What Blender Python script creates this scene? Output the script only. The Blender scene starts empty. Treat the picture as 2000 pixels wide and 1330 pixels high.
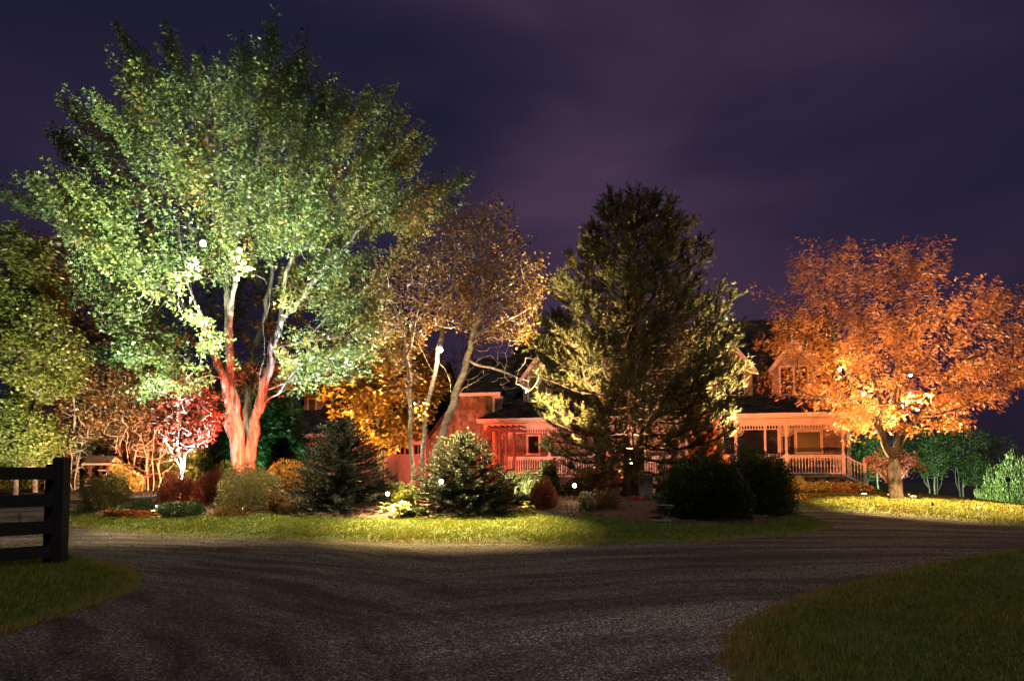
import bpy, math, random
import numpy as np
from mathutils import Vector, Matrix
from mathutils.geometry import delaunay_2d_cdt
rng = np.random.default_rng(11)
random.seed(11)
C = bpy.context.scene
COL = C.collection
R = math.radians
# ------------------------------------------------------------------ camera
F = 1333.0; PITCH = R(3); CAMZ = 1.4
cp, sp = math.cos(PITCH), math.sin(PITCH)
cam = bpy.data.objects.new('camera', bpy.data.cameras.new('camera'))
COL.objects.link(cam); C.camera = cam
cam.location = (0, 0, CAMZ); cam.rotation_euler = (R(93), 0, 0)
cam.data.sensor_width = 36; cam.data.lens = 24; cam.data.shift_y = 0.095
cam.data.clip_end = 2000; cam.data.clip_start = 0.1
C.view_settings.view_transform = 'Standard'; C.view_settings.look = 'None'
C.view_settings.exposure = 0.0; C.view_settings.gamma = 1.0
C.view_settings.use_curve_mapping = False
C.cycles.max_bounces = 5; C.cycles.diffuse_bounces = 3; C.cycles.transmission_bounces = 3
C.cycles.glossy_bounces = 2; C.cycles.sample_clamp_indirect = 3
# ------------------------------------------------------------------ night sky
w = bpy.data.worlds.new('World'); C.world = w; w.use_nodes = True
nt = w.node_tree; N = nt.nodes; L = nt.links; N.clear()
def nd(nt_, t, **k):
    n = nt_.nodes.new(t)
    for a, b in k.items(): setattr(n, a, b)
    return n
out = nd(nt, 'ShaderNodeOutputWorld'); bg = nd(nt, 'ShaderNodeBackground')
tc = nd(nt, 'ShaderNodeTexCoord'); mp = nd(nt, 'ShaderNodeMapping')
mp.inputs['Scale'].default_value = (1.0, 1.0, 2.6); mp.inputs['Location'].default_value = (9.4, 3.2, 0.3)
mp.inputs['Rotation'].default_value = (0, R(14), 0)
no = nd(nt, 'ShaderNodeTexNoise'); no.inputs['Scale'].default_value = 1.5; no.inputs['Detail'].default_value = 4
no.inputs['Roughness'].default_value = 0.45; no.inputs['Distortion'].default_value = 0.3
cr = nd(nt, 'ShaderNodeValToRGB'); e = cr.color_ramp.elements
e[0].position = 0.36; e[0].color = (0.0095, 0.0090, 0.0245, 1)
e[1].position = 0.66; e[1].color = (0.047, 0.0265, 0.055, 1)
m_ = e.new(0.50); m_.color = (0.0185, 0.0135, 0.033, 1)
sx = nd(nt, 'ShaderNodeSeparateXYZ'); el = nd(nt, 'ShaderNodeMapRange')
el.inputs['From Min'].default_value = 0.0; el.inputs['From Max'].default_value = 0.30
el.inputs['To Min'].default_value = 0.45; el.inputs['To Max'].default_value = 1.0
mul = nd(nt, 'ShaderNodeVectorMath', operation='SCALE')
L.new(tc.outputs['Generated'], mp.inputs[0]); L.new(mp.outputs[0], no.inputs['Vector'])
L.new(no.outputs['Fac'], cr.inputs[0]); L.new(tc.outputs['Generated'], sx.inputs[0])
L.new(sx.outputs['Z'], el.inputs[0]); L.new(cr.outputs[0], mul.inputs[0]); L.new(el.outputs[0], mul.inputs['Scale'])
L.new(mul.outputs[0], bg.inputs[0]); bg.inputs[1].default_value = 1.28; L.new(bg.outputs[0], out.inputs[0])
# ------------------------------------------------------------------ the moon
MOON = 1.0
sun = bpy.data.lights.new('moon', 'SUN'); sun.energy = MOON; sun.angle = R(4); sun.color = (1.0, 0.95, 0.92)
so = bpy.data.objects.new('moon', sun); COL.objects.link(so)
so.location = (10, -10, 40)
so.rotation_euler = Vector((-0.35, 0.62, -1.0)).to_track_quat('-Z', 'Y').to_euler()

# ------------------------------------------------------------------ helpers
def P(px, py, Y):
    "the point that lies behind a pixel of the photograph at depth Y"
    px = np.asarray(px, float); py = np.asarray(py, float); Y = np.asarray(Y, float) + 0*px
    b = (855-py)/F; den = cp - sp*b
    return np.stack([(px-1000)/F/den*Y, Y, CAMZ + (sp+cp*b)/den*Y], -1)
def sstep(t):
    t = np.clip(t, 0, 1); return t*t*(3-2*t)
def g(x, y):
    "height of the terrain"
    x = np.asarray(x, float); y = np.asarray(y, float)
    t = np.clip(y-13, 0, 20)
    z = 0.04*(np.where(t < 2, t*t/4, t-1))
    z = z - 0.009*np.clip(x-13, 0, 14)**2*sstep((y-10)/8)
    m = sstep((x-16-0.25*(y-31))/3)
    z = z - 0.16*np.clip(y-31, 0, 18)*m
    z = z + 0.17*np.exp(-(((x+4)/9)**2+((y-21.3)/2.2)**2)**2)
    return z
def G(px, py):
    "where the ray of a pixel meets the terrain"
    lo, hi = 3.0, 60.0
    ys = np.linspace(lo, hi, 1500); pts = P(np.full(1500, px), py, ys)
    d = pts[:, 2]-g(pts[:, 0], pts[:, 1]); i = int(np.argmax(d < 0)) if (d < 0).any() else int(np.argmin(np.where(ys > 12, d, 9)))
    return (float(pts[i, 0]), float(pts[i, 1]))
def link(o, parent=None):
    COL.objects.link(o)
    if parent is not None: o.parent = parent
    return o
def tag(o, label=None, cat=None, group=None, kind=None):
    if label: o['label'] = label
    if cat: o['category'] = cat
    if group: o['group'] = group
    if kind: o['kind'] = kind
    return o
def empty(name, loc, label, cat, group=None, rz=0):
    o = bpy.data.objects.new(name, None); COL.objects.link(o)
    o.location = loc; o.rotation_euler = (0, 0, rz); o.empty_display_size = 0.3
    return tag(o, label, cat, group)
def mesh_np(name, V, Fa, tint=None, smooth=False):
    "Fa: array (M,k) or list of such arrays"
    if not isinstance(Fa, list): Fa = [Fa]
    V = np.asarray(V, np.float32).reshape(-1, 3)
    me = bpy.data.meshes.new(name)
    me.vertices.add(len(V)); me.vertices.foreach_set('co', V.ravel())
    loops = np.concatenate([np.asarray(f, np.int32).ravel() for f in Fa])
    tot = np.concatenate([np.full(len(f), np.asarray(f).shape[1], np.int32) for f in Fa])
    st = np.concatenate([[0], np.cumsum(tot)[:-1]]).astype(np.int32)
    me.loops.add(len(loops)); me.loops.foreach_set('vertex_index', loops)
    me.polygons.add(len(tot)); me.polygons.foreach_set('loop_start', st); me.polygons.foreach_set('loop_total', tot)
    if smooth: me.polygons.foreach_set('use_smooth', np.ones(len(tot), bool))
    me.update(calc_edges=True)
    if tint is not None:
        a = me.attributes.new('tint', 'FLOAT', 'POINT'); a.data.foreach_set('value', np.asarray(tint, np.float32))
    return me
def obj(name, me, mat_, parent=None, kind=None, loc=None, rz=0):
    if mat_ is not None and not me.materials: me.materials.append(mat_)
    o = bpy.data.objects.new(name, me); link(o, parent)
    if kind: o['kind'] = kind
    if loc is not None: o.location = loc
    if rz: o.rotation_euler = (0, 0, rz)
    return o
class MB:
    "collects boxes, prisms, lathes and tubes into one mesh"
    def __init__(s): s.v = []; s.f = []
    def add(s, vs, fs):
        n = len(s.v); s.v += [tuple(map(float, q)) for q in vs]; s.f += [tuple(i+n for i in f) for f in fs]; return s
    def box(s, x0, x1, y0, y1, z0, z1):
        return s.add([(x0,y0,z0),(x1,y0,z0),(x1,y1,z0),(x0,y1,z0),(x0,y0,z1),(x1,y0,z1),(x1,y1,z1),(x0,y1,z1)],
                     [(0,3,2,1),(4,5,6,7),(0,1,5,4),(1,2,6,5),(2,3,7,6),(3,0,4,7)])
    def bar(s, a, b, w_, h_, up=(0,0,1)):
        a = Vector(a); b = Vector(b); d = (b-a).normalized(); x = d.cross(Vector(up)).normalized()*(w_/2); z = x.cross(d).normalized()*(h_/2)
        return s.add([a-x-z,a+x-z,a+x+z,a-x+z,b-x-z,b+x-z,b+x+z,b-x+z],
                     [(0,3,2,1),(4,5,6,7),(0,1,5,4),(1,2,6,5),(2,3,7,6),(3,0,4,7)])
    def prism(s, poly, y0, y1):
        "polygon in x,z extruded along y"
        n = len(poly)
        return s.add([(x,y0,z) for x,z in poly]+[(x,y1,z) for x,z in poly],
                     [tuple(range(n)), tuple(range(2*n-1, n-1, -1))]+[(i, n+i, n+(i+1) % n, (i+1) % n) for i in range(n)])
    def lathe(s, prof, n=10, c=(0,0,0)):
        vs = []; fs = []
        for r_, z in prof:
            for k in range(n):
                a = 2*math.pi*k/n; vs.append((c[0]+r_*math.cos(a), c[1]+r_*math.sin(a), c[2]+z))
        for i in range(len(prof)-1):
            for k in range(n): fs.append((i*n+k, i*n+(k+1) % n, (i+1)*n+(k+1) % n, (i+1)*n+k))
        fs.append(tuple(range(n-1, -1, -1))); fs.append(tuple(range((len(prof)-1)*n, len(prof)*n)))
        return s.add(vs, fs)
    def tube(s, pts, rad, n=6):
        v, f = sweep(np.array(pts, float), np.full(len(pts), rad) if np.isscalar(rad) else np.array(rad), n)
        return s.add(v, [tuple(q) for q in f])
    def mesh(s, name='m', smooth=False):
        me = bpy.data.meshes.new(name); me.from_pydata(s.v, [], s.f)
        if smooth: me.polygons.foreach_set('use_smooth', np.ones(len(me.polygons), bool))
        me.update(); return me
    def build(s, name, mat_, parent=None, kind=None, loc=None, rz=0, smooth=False):
        return obj(name, s.mesh(name, smooth), mat_, parent, kind, loc, rz)
def sweep(pts, rad, n):
    m = len(pts); d = np.gradient(pts, axis=0); d /= np.linalg.norm(d, axis=1)[:, None]+1e-9
    a = np.array([0, 0, 1.0]) if abs(d[0, 2]) < 0.9 else np.array([1.0, 0, 0])
    V = np.zeros((m, n, 3)); u = np.cross(d[0], a); th = np.arange(n)*2*math.pi/n
    for i in range(m):
        u = u - d[i]*np.dot(u, d[i]); u /= np.linalg.norm(u)+1e-9; w_ = np.cross(d[i], u)
        V[i] = pts[i]+rad[i]*(np.cos(th)[:, None]*u+np.sin(th)[:, None]*w_)
    i, k = np.meshgrid(np.arange(m-1), np.arange(n), indexing='ij'); k2 = (k+1) % n
    Fq = np.stack([i*n+k, i*n+k2, (i+1)*n+k2, (i+1)*n+k], -1).reshape(-1, 4)
    return V.reshape(-1, 3), Fq
# ------------------------------------------------------------------ materials
def newmat(name):
    m = bpy.data.materials.new(name); m.use_nodes = True; t = m.node_tree
    return m, t, t.nodes['Principled BSDF']
def rgba(c): return (c[0], c[1], c[2], 1)
def ramp_node(t, cols):
    r_ = nd(t, 'ShaderNodeValToRGB'); el_ = r_.color_ramp.elements
    while len(el_) > 1: el_.remove(el_[0])
    for i, (p, c) in enumerate(cols):
        q = el_[0] if i == 0 else el_.new(p)
        q.position = p; q.color = rgba(c)
    return r_
def mat(name, c1, c2=None, scale=8, rough=0.7, bump=0.3, bscale=None, detail=6, stretch=(1,1,1), spec=0.4, dist=0.02, metal=0):
    m, t, b = newmat(name); b.inputs['Roughness'].default_value = rough; b.inputs['Specular IOR Level'].default_value = spec
    b.inputs['Metallic'].default_value = metal
    co = nd(t, 'ShaderNodeTexCoord'); mpn = nd(t, 'ShaderNodeMapping'); mpn.inputs['Scale'].default_value = stretch
    t.links.new(co.outputs['Object'], mpn.inputs[0])
    n1 = nd(t, 'ShaderNodeTexNoise'); n1.inputs['Scale'].default_value = scale; n1.inputs['Detail'].default_value = detail
    t.links.new(mpn.outputs[0], n1.inputs['Vector'])
    c2 = c2 or tuple(v*0.6 for v in c1)
    r_ = ramp_node(t, [(0.35, c2), (0.65, c1)]); t.links.new(n1.outputs['Fac'], r_.inputs[0]); t.links.new(r_.outputs[0], b.inputs['Base Color'])
    if bump:
        n2 = nd(t, 'ShaderNodeTexNoise'); n2.inputs['Scale'].default_value = bscale or scale*4; n2.inputs['Detail'].default_value = 5
        t.links.new(mpn.outputs[0], n2.inputs['Vector'])
        bp = nd(t, 'ShaderNodeBump'); bp.inputs['Strength'].default_value = bump; bp.inputs['Distance'].default_value = dist
        t.links.new(n2.outputs['Fac'], bp.inputs['Height']); t.links.new(bp.outputs[0], b.inputs['Normal'])
    return m
def island_variation(m, lo=.45, hi=1.15, obj_=False):
    "every separate piece a little lighter or darker"
    t = m.node_tree; b = t.nodes['Principled BSDF']; src = b.inputs['Base Color'].links[0].from_socket
    if obj_: rn = nd(t, 'ShaderNodeObjectInfo').outputs['Random']
    else: rn = nd(t, 'ShaderNodeNewGeometry').outputs['Random Per Island']
    mr_ = nd(t, 'ShaderNodeMapRange'); mr_.inputs['To Min'].default_value = lo; mr_.inputs['To Max'].default_value = hi; t.links.new(rn, mr_.inputs[0])
    s_ = nd(t, 'ShaderNodeVectorMath', operation='SCALE'); t.links.new(src, s_.inputs[0]); t.links.new(mr_.outputs[0], s_.inputs['Scale']); t.links.new(s_.outputs[0], b.inputs['Base Color'])
def leafmat(name, cols, trans=0.4, rough=0.45, gloss=0.06, under=None):
    m, t, b = newmat(name); t.nodes.remove(b); o = t.nodes['Material Output']
    at = nd(t, 'ShaderNodeAttribute'); at.attribute_name = 'tint'
    r_ = ramp_node(t, cols); t.links.new(at.outputs['Fac'], r_.inputs[0])
    df = nd(t, 'ShaderNodeBsdfDiffuse'); tr = nd(t, 'ShaderNodeBsdfTranslucent'); gl = nd(t, 'ShaderNodeBsdfGlossy')
    gl.inputs['Roughness'].default_value = rough
    mx = nd(t, 'ShaderNodeMixShader'); mx.inputs[0].default_value = trans
    mx2 = nd(t, 'ShaderNodeMixShader'); mx2.inputs[0].default_value = gloss
    for s_ in (df, tr): t.links.new(r_.outputs[0], s_.inputs['Color'])
    if under:                                                       # paler underside of the leaf
        ge = nd(t, 'ShaderNodeNewGeometry'); mu = nd(t, 'ShaderNodeMath', operation='MULTIPLY'); mu.inputs[1].default_value = .65; t.links.new(ge.outputs['Backfacing'], mu.inputs[0])
        mc = nd(t, 'ShaderNodeMix', data_type='RGBA'); t.links.new(mu.outputs[0], mc.inputs[0]); t.links.new(r_.outputs[0], mc.inputs[6]); mc.inputs[7].default_value = rgba(under); t.links.new(mc.outputs[2], df.inputs['Color'])
    t.links.new(df.outputs[0], mx.inputs[1]); t.links.new(tr.outputs[0], mx.inputs[2])
    t.links.new(mx.outputs[0], mx2.inputs[1]); t.links.new(gl.outputs[0], mx2.inputs[2]); t.links.new(mx2.outputs[0], o.inputs[0])
    return m
def emit(name, c, s):
    m, t, b = newmat(name); b.inputs['Base Color'].default_value = (0, 0, 0, 1)
    b.inputs['Emission Color'].default_value = rgba(c); b.inputs['Emission Strength'].default_value = s; return m
def glass(name, c=(0.01, 0.01, 0.012), rough=0.03, spec=0.9):
    m, t, b = newmat(name); b.inputs['Base Color'].default_value = rgba(c); b.inputs['Roughness'].default_value = rough
    b.inputs['Specular IOR Level'].default_value = spec; return m
M = {}
M['soil'] = mat('soil', (0.035, 0.026, 0.014), (0.012, 0.01, 0.006), 1.2, 0.95, 0.8, 14, dist=0.05)
M['mulch'] = mat('mulch', (0.085, 0.035, 0.02), (0.02, 0.01, 0.007), 18, 0.95, 1.0, 45, dist=0.03)
M['lawn'] = mat('lawn', (0.085, 0.10, 0.016), (0.045, 0.062, 0.01), 1.3, 0.95, 0.9, 90, dist=0.02, detail=9)
M['wood_black'] = mat('black_stained_wood', (0.012, 0.0095, 0.008), (0.005, 0.004, 0.0035), 6, 0.75, 0.5, 20, stretch=(1, 1, 6), spec=0.25, dist=0.01)
M['white'] = mat('painted_trim', (0.52, 0.44, 0.36), (0.40, 0.34, 0.28), 3, 0.5, 0.15, 30, dist=0.005)
M['siding'] = mat('siding', (0.21, 0.155, 0.11), (0.13, 0.095, 0.07), 5, 0.8, 0.35, 40, dist=0.01)
M['board'] = mat('board', (0.24, 0.18, 0.13), (0.16, 0.12, 0.085), 3, 0.7, 0.3, 25, stretch=(1, 1, .2), dist=0.01)
M['shingle'] = mat('cedar_shingle', (0.27, 0.185, 0.125), (0.12, 0.08, 0.055), 4, 0.85, 0.5, 35, stretch=(1, 1, .3), dist=0.01)
M['roof'] = mat('roof_shingle', (0.034, 0.026, 0.021), (0.014, 0.011, 0.009), 3, 0.9, 0.6, 60, dist=0.01, spec=0.15)
M['stone'] = mat('stone', (0.30, 0.24, 0.19), (0.16, 0.12, 0.10), 5, 0.85, 0.8, 22, dist=0.03)
M['stone_dark'] = mat('mortar', (0.05, 0.04, 0.035), None, 8, 0.9, 0.4)
M['door_red'] = mat('garage_door_paint', (0.34, 0.26, 0.20), (0.27, 0.2, 0.16), 2, 0.5, 0.1, 20)
M['door_brown'] = mat('brown_door', (0.16, 0.09, 0.05), None, 3, 0.5, 0.2)
island_variation(M['shingle']); island_variation(M['roof'], .4, 1.7); island_variation(M['stone'], .6, 1.25, True)
M['siding_shingle'] = mat('grey_siding_shingle', (0.21, 0.155, 0.11), (0.13, 0.095, 0.07), 5, 0.8, 0.35, 40, dist=0.01); island_variation(M['siding_shingle'], .6, 1.1)
M['glass'] = glass('window_glass'); M['blind'] = glass('window_with_blind', (0.085, 0.075, 0.022), 0.12, 0.5)
M['pane_green'] = glass('green_tinted_pane', (0.055, 0.065, 0.02), 0.12, 0.5)  # pane colour tinted dull green
M['bark'] = mat('grey_bark', (0.27, 0.225, 0.19), (0.045, 0.035, 0.03), 7, 0.9, 1.0, 16, stretch=(1, 1, 0.2), dist=0.12, detail=9)
M['bark_dark'] = mat('dark_bark', (0.075, 0.048, 0.033), (0.022, 0.014, 0.010), 7, 0.9, 1.0, 18, stretch=(1, 1, 0.25), dist=0.05)
M['bark_birch'] = mat('birch_bark', (0.50, 0.43, 0.36), (0.22, 0.17, 0.13), 6, 0.8, 0.5, 16, stretch=(1, 1, 2.5), dist=0.02)
M['bark_pale'] = mat('pale_bark', (0.30, 0.28, 0.25), (0.12, 0.10, 0.09), 6, 0.85, 0.4, 12, dist=0.02)
M['stem'] = mat('stem', (0.10, 0.055, 0.03), None, 8, 0.9, 0)
M['metal'] = mat('black_metal', (0.015, 0.015, 0.016), None, 8, 0.45, 0, metal=0.6)
M['concrete'] = mat('pale_concrete', (0.38, 0.31, 0.26), (0.24, 0.19, 0.16), 6, 0.85, 0.6, 30, dist=0.015)
M['arbor'] = mat('red_brown_wood', (0.10, 0.028, 0.018), (0.05, 0.014, 0.009), 6, 0.7, 0.3, 20)
M['grey_box'] = mat('grey_painted_wood', (0.11, 0.10, 0.085), (0.06, 0.052, 0.045), 5, 0.7, 0.2)
M['lamp'] = emit('lamp_lens', (1.0, 0.72, 0.42), 60)
M['lamp_soft'] = emit('lamp_lens_soft', (1.0, 0.80, 0.5), 14)
# gravel: two sizes of stone cells, wheel tracks worn along the drive
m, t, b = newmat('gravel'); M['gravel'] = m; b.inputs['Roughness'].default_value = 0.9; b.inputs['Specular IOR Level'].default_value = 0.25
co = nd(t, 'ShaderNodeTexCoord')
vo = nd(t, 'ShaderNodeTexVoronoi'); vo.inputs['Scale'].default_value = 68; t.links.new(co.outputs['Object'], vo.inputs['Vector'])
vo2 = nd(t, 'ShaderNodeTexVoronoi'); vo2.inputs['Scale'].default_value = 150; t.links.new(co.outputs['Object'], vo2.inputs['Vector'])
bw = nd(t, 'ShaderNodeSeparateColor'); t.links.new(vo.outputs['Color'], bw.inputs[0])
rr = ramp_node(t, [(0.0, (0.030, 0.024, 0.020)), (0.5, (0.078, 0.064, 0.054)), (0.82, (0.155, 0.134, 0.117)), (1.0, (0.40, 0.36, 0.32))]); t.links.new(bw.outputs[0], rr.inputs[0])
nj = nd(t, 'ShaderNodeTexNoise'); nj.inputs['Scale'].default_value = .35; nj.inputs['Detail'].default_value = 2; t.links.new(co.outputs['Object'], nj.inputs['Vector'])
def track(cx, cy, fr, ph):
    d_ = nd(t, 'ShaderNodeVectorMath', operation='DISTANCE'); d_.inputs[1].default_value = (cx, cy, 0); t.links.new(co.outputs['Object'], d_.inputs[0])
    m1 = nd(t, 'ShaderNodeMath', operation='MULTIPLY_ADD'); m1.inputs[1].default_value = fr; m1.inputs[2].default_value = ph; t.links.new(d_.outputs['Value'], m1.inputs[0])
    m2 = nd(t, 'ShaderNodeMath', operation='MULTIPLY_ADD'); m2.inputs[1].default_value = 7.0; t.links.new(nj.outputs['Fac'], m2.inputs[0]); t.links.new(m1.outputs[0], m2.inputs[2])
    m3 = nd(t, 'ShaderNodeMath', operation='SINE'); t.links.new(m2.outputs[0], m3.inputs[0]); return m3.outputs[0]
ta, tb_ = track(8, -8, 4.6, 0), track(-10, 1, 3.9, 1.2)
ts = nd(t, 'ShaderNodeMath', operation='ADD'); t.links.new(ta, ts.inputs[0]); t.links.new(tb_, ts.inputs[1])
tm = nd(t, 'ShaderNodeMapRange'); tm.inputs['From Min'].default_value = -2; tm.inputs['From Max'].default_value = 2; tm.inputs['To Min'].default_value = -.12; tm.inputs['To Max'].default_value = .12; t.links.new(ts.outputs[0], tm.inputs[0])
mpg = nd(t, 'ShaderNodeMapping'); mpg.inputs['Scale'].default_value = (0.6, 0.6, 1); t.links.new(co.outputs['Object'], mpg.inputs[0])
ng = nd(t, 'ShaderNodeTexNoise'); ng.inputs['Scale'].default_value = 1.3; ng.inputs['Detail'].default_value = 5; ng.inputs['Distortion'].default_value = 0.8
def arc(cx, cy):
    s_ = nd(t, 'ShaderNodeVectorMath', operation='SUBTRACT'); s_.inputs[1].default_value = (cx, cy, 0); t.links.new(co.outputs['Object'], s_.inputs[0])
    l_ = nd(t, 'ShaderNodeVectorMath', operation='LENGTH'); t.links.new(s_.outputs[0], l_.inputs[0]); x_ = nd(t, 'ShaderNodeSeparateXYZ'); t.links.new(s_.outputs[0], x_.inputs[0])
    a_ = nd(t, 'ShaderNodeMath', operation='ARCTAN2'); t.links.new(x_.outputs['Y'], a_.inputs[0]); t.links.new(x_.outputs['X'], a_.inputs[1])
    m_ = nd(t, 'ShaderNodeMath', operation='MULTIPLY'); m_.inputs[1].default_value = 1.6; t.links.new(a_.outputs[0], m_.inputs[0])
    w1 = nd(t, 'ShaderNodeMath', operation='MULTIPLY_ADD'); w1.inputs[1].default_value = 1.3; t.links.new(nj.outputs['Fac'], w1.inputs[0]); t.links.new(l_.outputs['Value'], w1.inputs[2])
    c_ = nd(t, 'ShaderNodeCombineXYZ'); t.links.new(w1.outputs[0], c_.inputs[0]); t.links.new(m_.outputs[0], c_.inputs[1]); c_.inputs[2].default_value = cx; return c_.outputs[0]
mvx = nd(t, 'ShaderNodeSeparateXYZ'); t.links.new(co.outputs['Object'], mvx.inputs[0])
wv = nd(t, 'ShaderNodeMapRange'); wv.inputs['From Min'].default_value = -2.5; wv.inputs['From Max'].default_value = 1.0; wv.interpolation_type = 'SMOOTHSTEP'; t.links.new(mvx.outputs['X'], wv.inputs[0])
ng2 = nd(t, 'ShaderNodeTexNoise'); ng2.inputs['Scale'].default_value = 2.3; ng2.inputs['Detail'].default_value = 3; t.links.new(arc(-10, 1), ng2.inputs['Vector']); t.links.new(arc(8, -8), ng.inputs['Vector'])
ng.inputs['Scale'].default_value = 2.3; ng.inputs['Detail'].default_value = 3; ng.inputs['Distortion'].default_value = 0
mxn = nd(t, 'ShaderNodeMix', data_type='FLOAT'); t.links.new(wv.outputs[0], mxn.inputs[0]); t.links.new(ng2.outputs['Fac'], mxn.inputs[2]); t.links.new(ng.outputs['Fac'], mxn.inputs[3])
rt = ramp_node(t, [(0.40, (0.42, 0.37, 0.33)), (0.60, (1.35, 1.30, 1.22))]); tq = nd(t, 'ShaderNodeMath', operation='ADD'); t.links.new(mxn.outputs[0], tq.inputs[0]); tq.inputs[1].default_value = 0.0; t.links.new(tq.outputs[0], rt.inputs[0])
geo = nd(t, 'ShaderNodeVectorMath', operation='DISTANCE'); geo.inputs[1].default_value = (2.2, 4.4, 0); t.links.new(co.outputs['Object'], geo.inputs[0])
near_light = nd(t, 'ShaderNodeMapRange'); near_light.inputs['From Min'].default_value = 1.2; near_light.inputs['From Max'].default_value = 5.0; near_light.inputs['To Min'].default_value = 2.7; near_light.inputs['To Max'].default_value = 1.0; near_light.interpolation_type = 'SMOOTHSTEP'  # light painted in: gravel colour brightened around a spot near the camera
t.links.new(geo.outputs['Value'], near_light.inputs[0]); sc_ = nd(t, 'ShaderNodeVectorMath', operation='SCALE')
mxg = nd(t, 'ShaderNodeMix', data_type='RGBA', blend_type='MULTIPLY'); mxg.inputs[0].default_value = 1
t.links.new(rr.outputs[0], mxg.inputs[6]); t.links.new(rt.outputs[0], mxg.inputs[7]); t.links.new(mxg.outputs[2], sc_.inputs[0]); t.links.new(near_light.outputs[0], sc_.inputs['Scale']); t.links.new(sc_.outputs[0], b.inputs['Base Color'])
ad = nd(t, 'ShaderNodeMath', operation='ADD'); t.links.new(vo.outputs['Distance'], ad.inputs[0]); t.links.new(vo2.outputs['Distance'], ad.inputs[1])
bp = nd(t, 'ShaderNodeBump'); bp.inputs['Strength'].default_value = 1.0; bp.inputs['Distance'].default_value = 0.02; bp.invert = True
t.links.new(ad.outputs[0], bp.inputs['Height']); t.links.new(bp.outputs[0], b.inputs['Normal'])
M['gravel_stone'] = leafmat('gravel_stones', [(0, (0.03, 0.025, 0.022)), (0.5, (0.09, 0.078, 0.068)), (0.85, (0.19, 0.165, 0.145)), (1, (0.36, 0.33, 0.29))], 0.0, 0.5, 0.03)
LM = {
 'grass': leafmat('grass_blades', [(0, (0.035, 0.070, 0.006)), (0.45, (0.085, 0.125, 0.012)), (0.8, (0.20, 0.18, 0.028)), (1, (0.28, 0.15, 0.04))], 0.25, gloss=0.02),
 'maple': leafmat('green_maple_leaf', [(0, (0.035, 0.070, 0.014)), (0.45, (0.105, 0.130, 0.030)), (0.66, (0.20, 0.20, 0.045)), (0.82, (0.32, 0.19, 0.035)), (1, (0.36, 0.12, 0.02))], 0.3, 0.5, 0.04, (0.125, 0.185, 0.095)),
 'locust': leafmat('amber_locust_leaf', [(0, (0.18, 0.06, 0.012)), (0.5, (0.42, 0.145, 0.022)), (1, (0.60, 0.27, 0.045))], 0.4),
 'gold': leafmat('golden_leaf', [(0, (0.18, 0.08, 0.012)), (0.5, (0.38, 0.165, 0.018)), (1, (0.46, 0.26, 0.03))], 0.4),
 'birch': leafmat('birch_leaf', [(0, (0.10, 0.05, 0.012)), (0.5, (0.20, 0.11, 0.024)), (1, (0.30, 0.175, 0.035))], 0.35),
 'redleaf': leafmat('red_leaf', [(0, (0.05, 0.008, 0.005)), (0.6, (0.16, 0.022, 0.010)), (1, (0.30, 0.06, 0.025))], 0.35, gloss=.02),
 'jmaple': leafmat('coral_leaf', [(0, (0.28, 0.10, 0.05)), (1, (0.5, 0.24, 0.13))], 0.35),
 'pine': leafmat('pine_needle', [(0, (0.022, 0.042, 0.012)), (0.45, (0.105, 0.10, 0.033)), (0.85, (0.15, 0.13, 0.04)), (1, (0.26, 0.13, 0.045))], 0.15, gloss=0.04),
 'spruce': leafmat('blue_spruce_needle', [(0, (0.006, 0.011, 0.007)), (0.5, (0.020, 0.028, 0.018)), (0.78, (0.030, 0.036, 0.022)), (1, (0.060, 0.055, 0.034))], 0.1, gloss=0.015),
 'yew': leafmat('dark_yew', [(0, (0.008, 0.016, 0.003)), (0.5, (0.030, 0.046, 0.009)), (1, (0.14, 0.14, 0.03))], 0.15, gloss=0.03),
 'green': leafmat('green_leaf', [(0, (0.03, 0.07, 0.012)), (0.6, (0.07, 0.13, 0.025)), (1, (0.16, 0.2, 0.04))], 0.35),
 'woodyellow': leafmat('yellow_green_leaf', [(0, (0.07, 0.10, 0.02)), (0.6, (0.15, 0.18, 0.035)), (1, (0.28, 0.27, 0.06))], 0.35),
 'brown': leafmat('brown_leaf', [(0, (0.07, 0.04, 0.014)), (0.6, (0.15, 0.085, 0.03)), (1, (0.24, 0.13, 0.045))], 0.3),
 'olive': leafmat('olive_twig_foliage', [(0, (0.06, 0.055, 0.016)), (0.6, (0.16, 0.14, 0.038)), (1, (0.34, 0.25, 0.08))], 0.3),
 'spirea': leafmat('red_spirea_foliage', [(0, (0.07, 0.02, 0.01)), (0.6, (0.30, 0.065, 0.025)), (1, (0.48, 0.15, 0.06))], 0.3),
 'juniper': leafmat('juniper_foliage', [(0, (0.02, 0.035, 0.012)), (0.6, (0.06, 0.085, 0.03)), (1, (0.13, 0.15, 0.06))], 0.15),
 'hosta': leafmat('hosta_leaf', [(0, (0.12, 0.15, 0.03)), (1, (0.36, 0.34, 0.09))], 0.3),
 'reed': leafmat('striped_grass_blade', [(0, (0.13, 0.16, 0.04)), (1, (0.42, 0.42, 0.19))], 0.35),
 'pink': leafmat('pink_blossom', [(0, (0.35, 0.06, 0.09)), (1, (0.75, 0.40, 0.42))], 0.3),
 'cream': leafmat('cream_blossom', [(0, (0.4, 0.34, 0.2)), (1, (0.75, 0.68, 0.5))], 0.3),
 'redflower': leafmat('red_blossom', [(0, (0.25, 0.01, 0.01)), (1, (0.5, 0.03, 0.02))], 0.3),
 'silver': leafmat('silver_foliage', [(0, (0.30, 0.36, 0.34)), (1, (0.6, 0.66, 0.64))], 0.3),
 'vine': leafmat('vine_leaf', [(0, (0.20, 0.05, 0.01)), (0.7, (0.38, 0.12, 0.02)), (1, (0.42, 0.34, 0.05))], 0.35),
}
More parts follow.
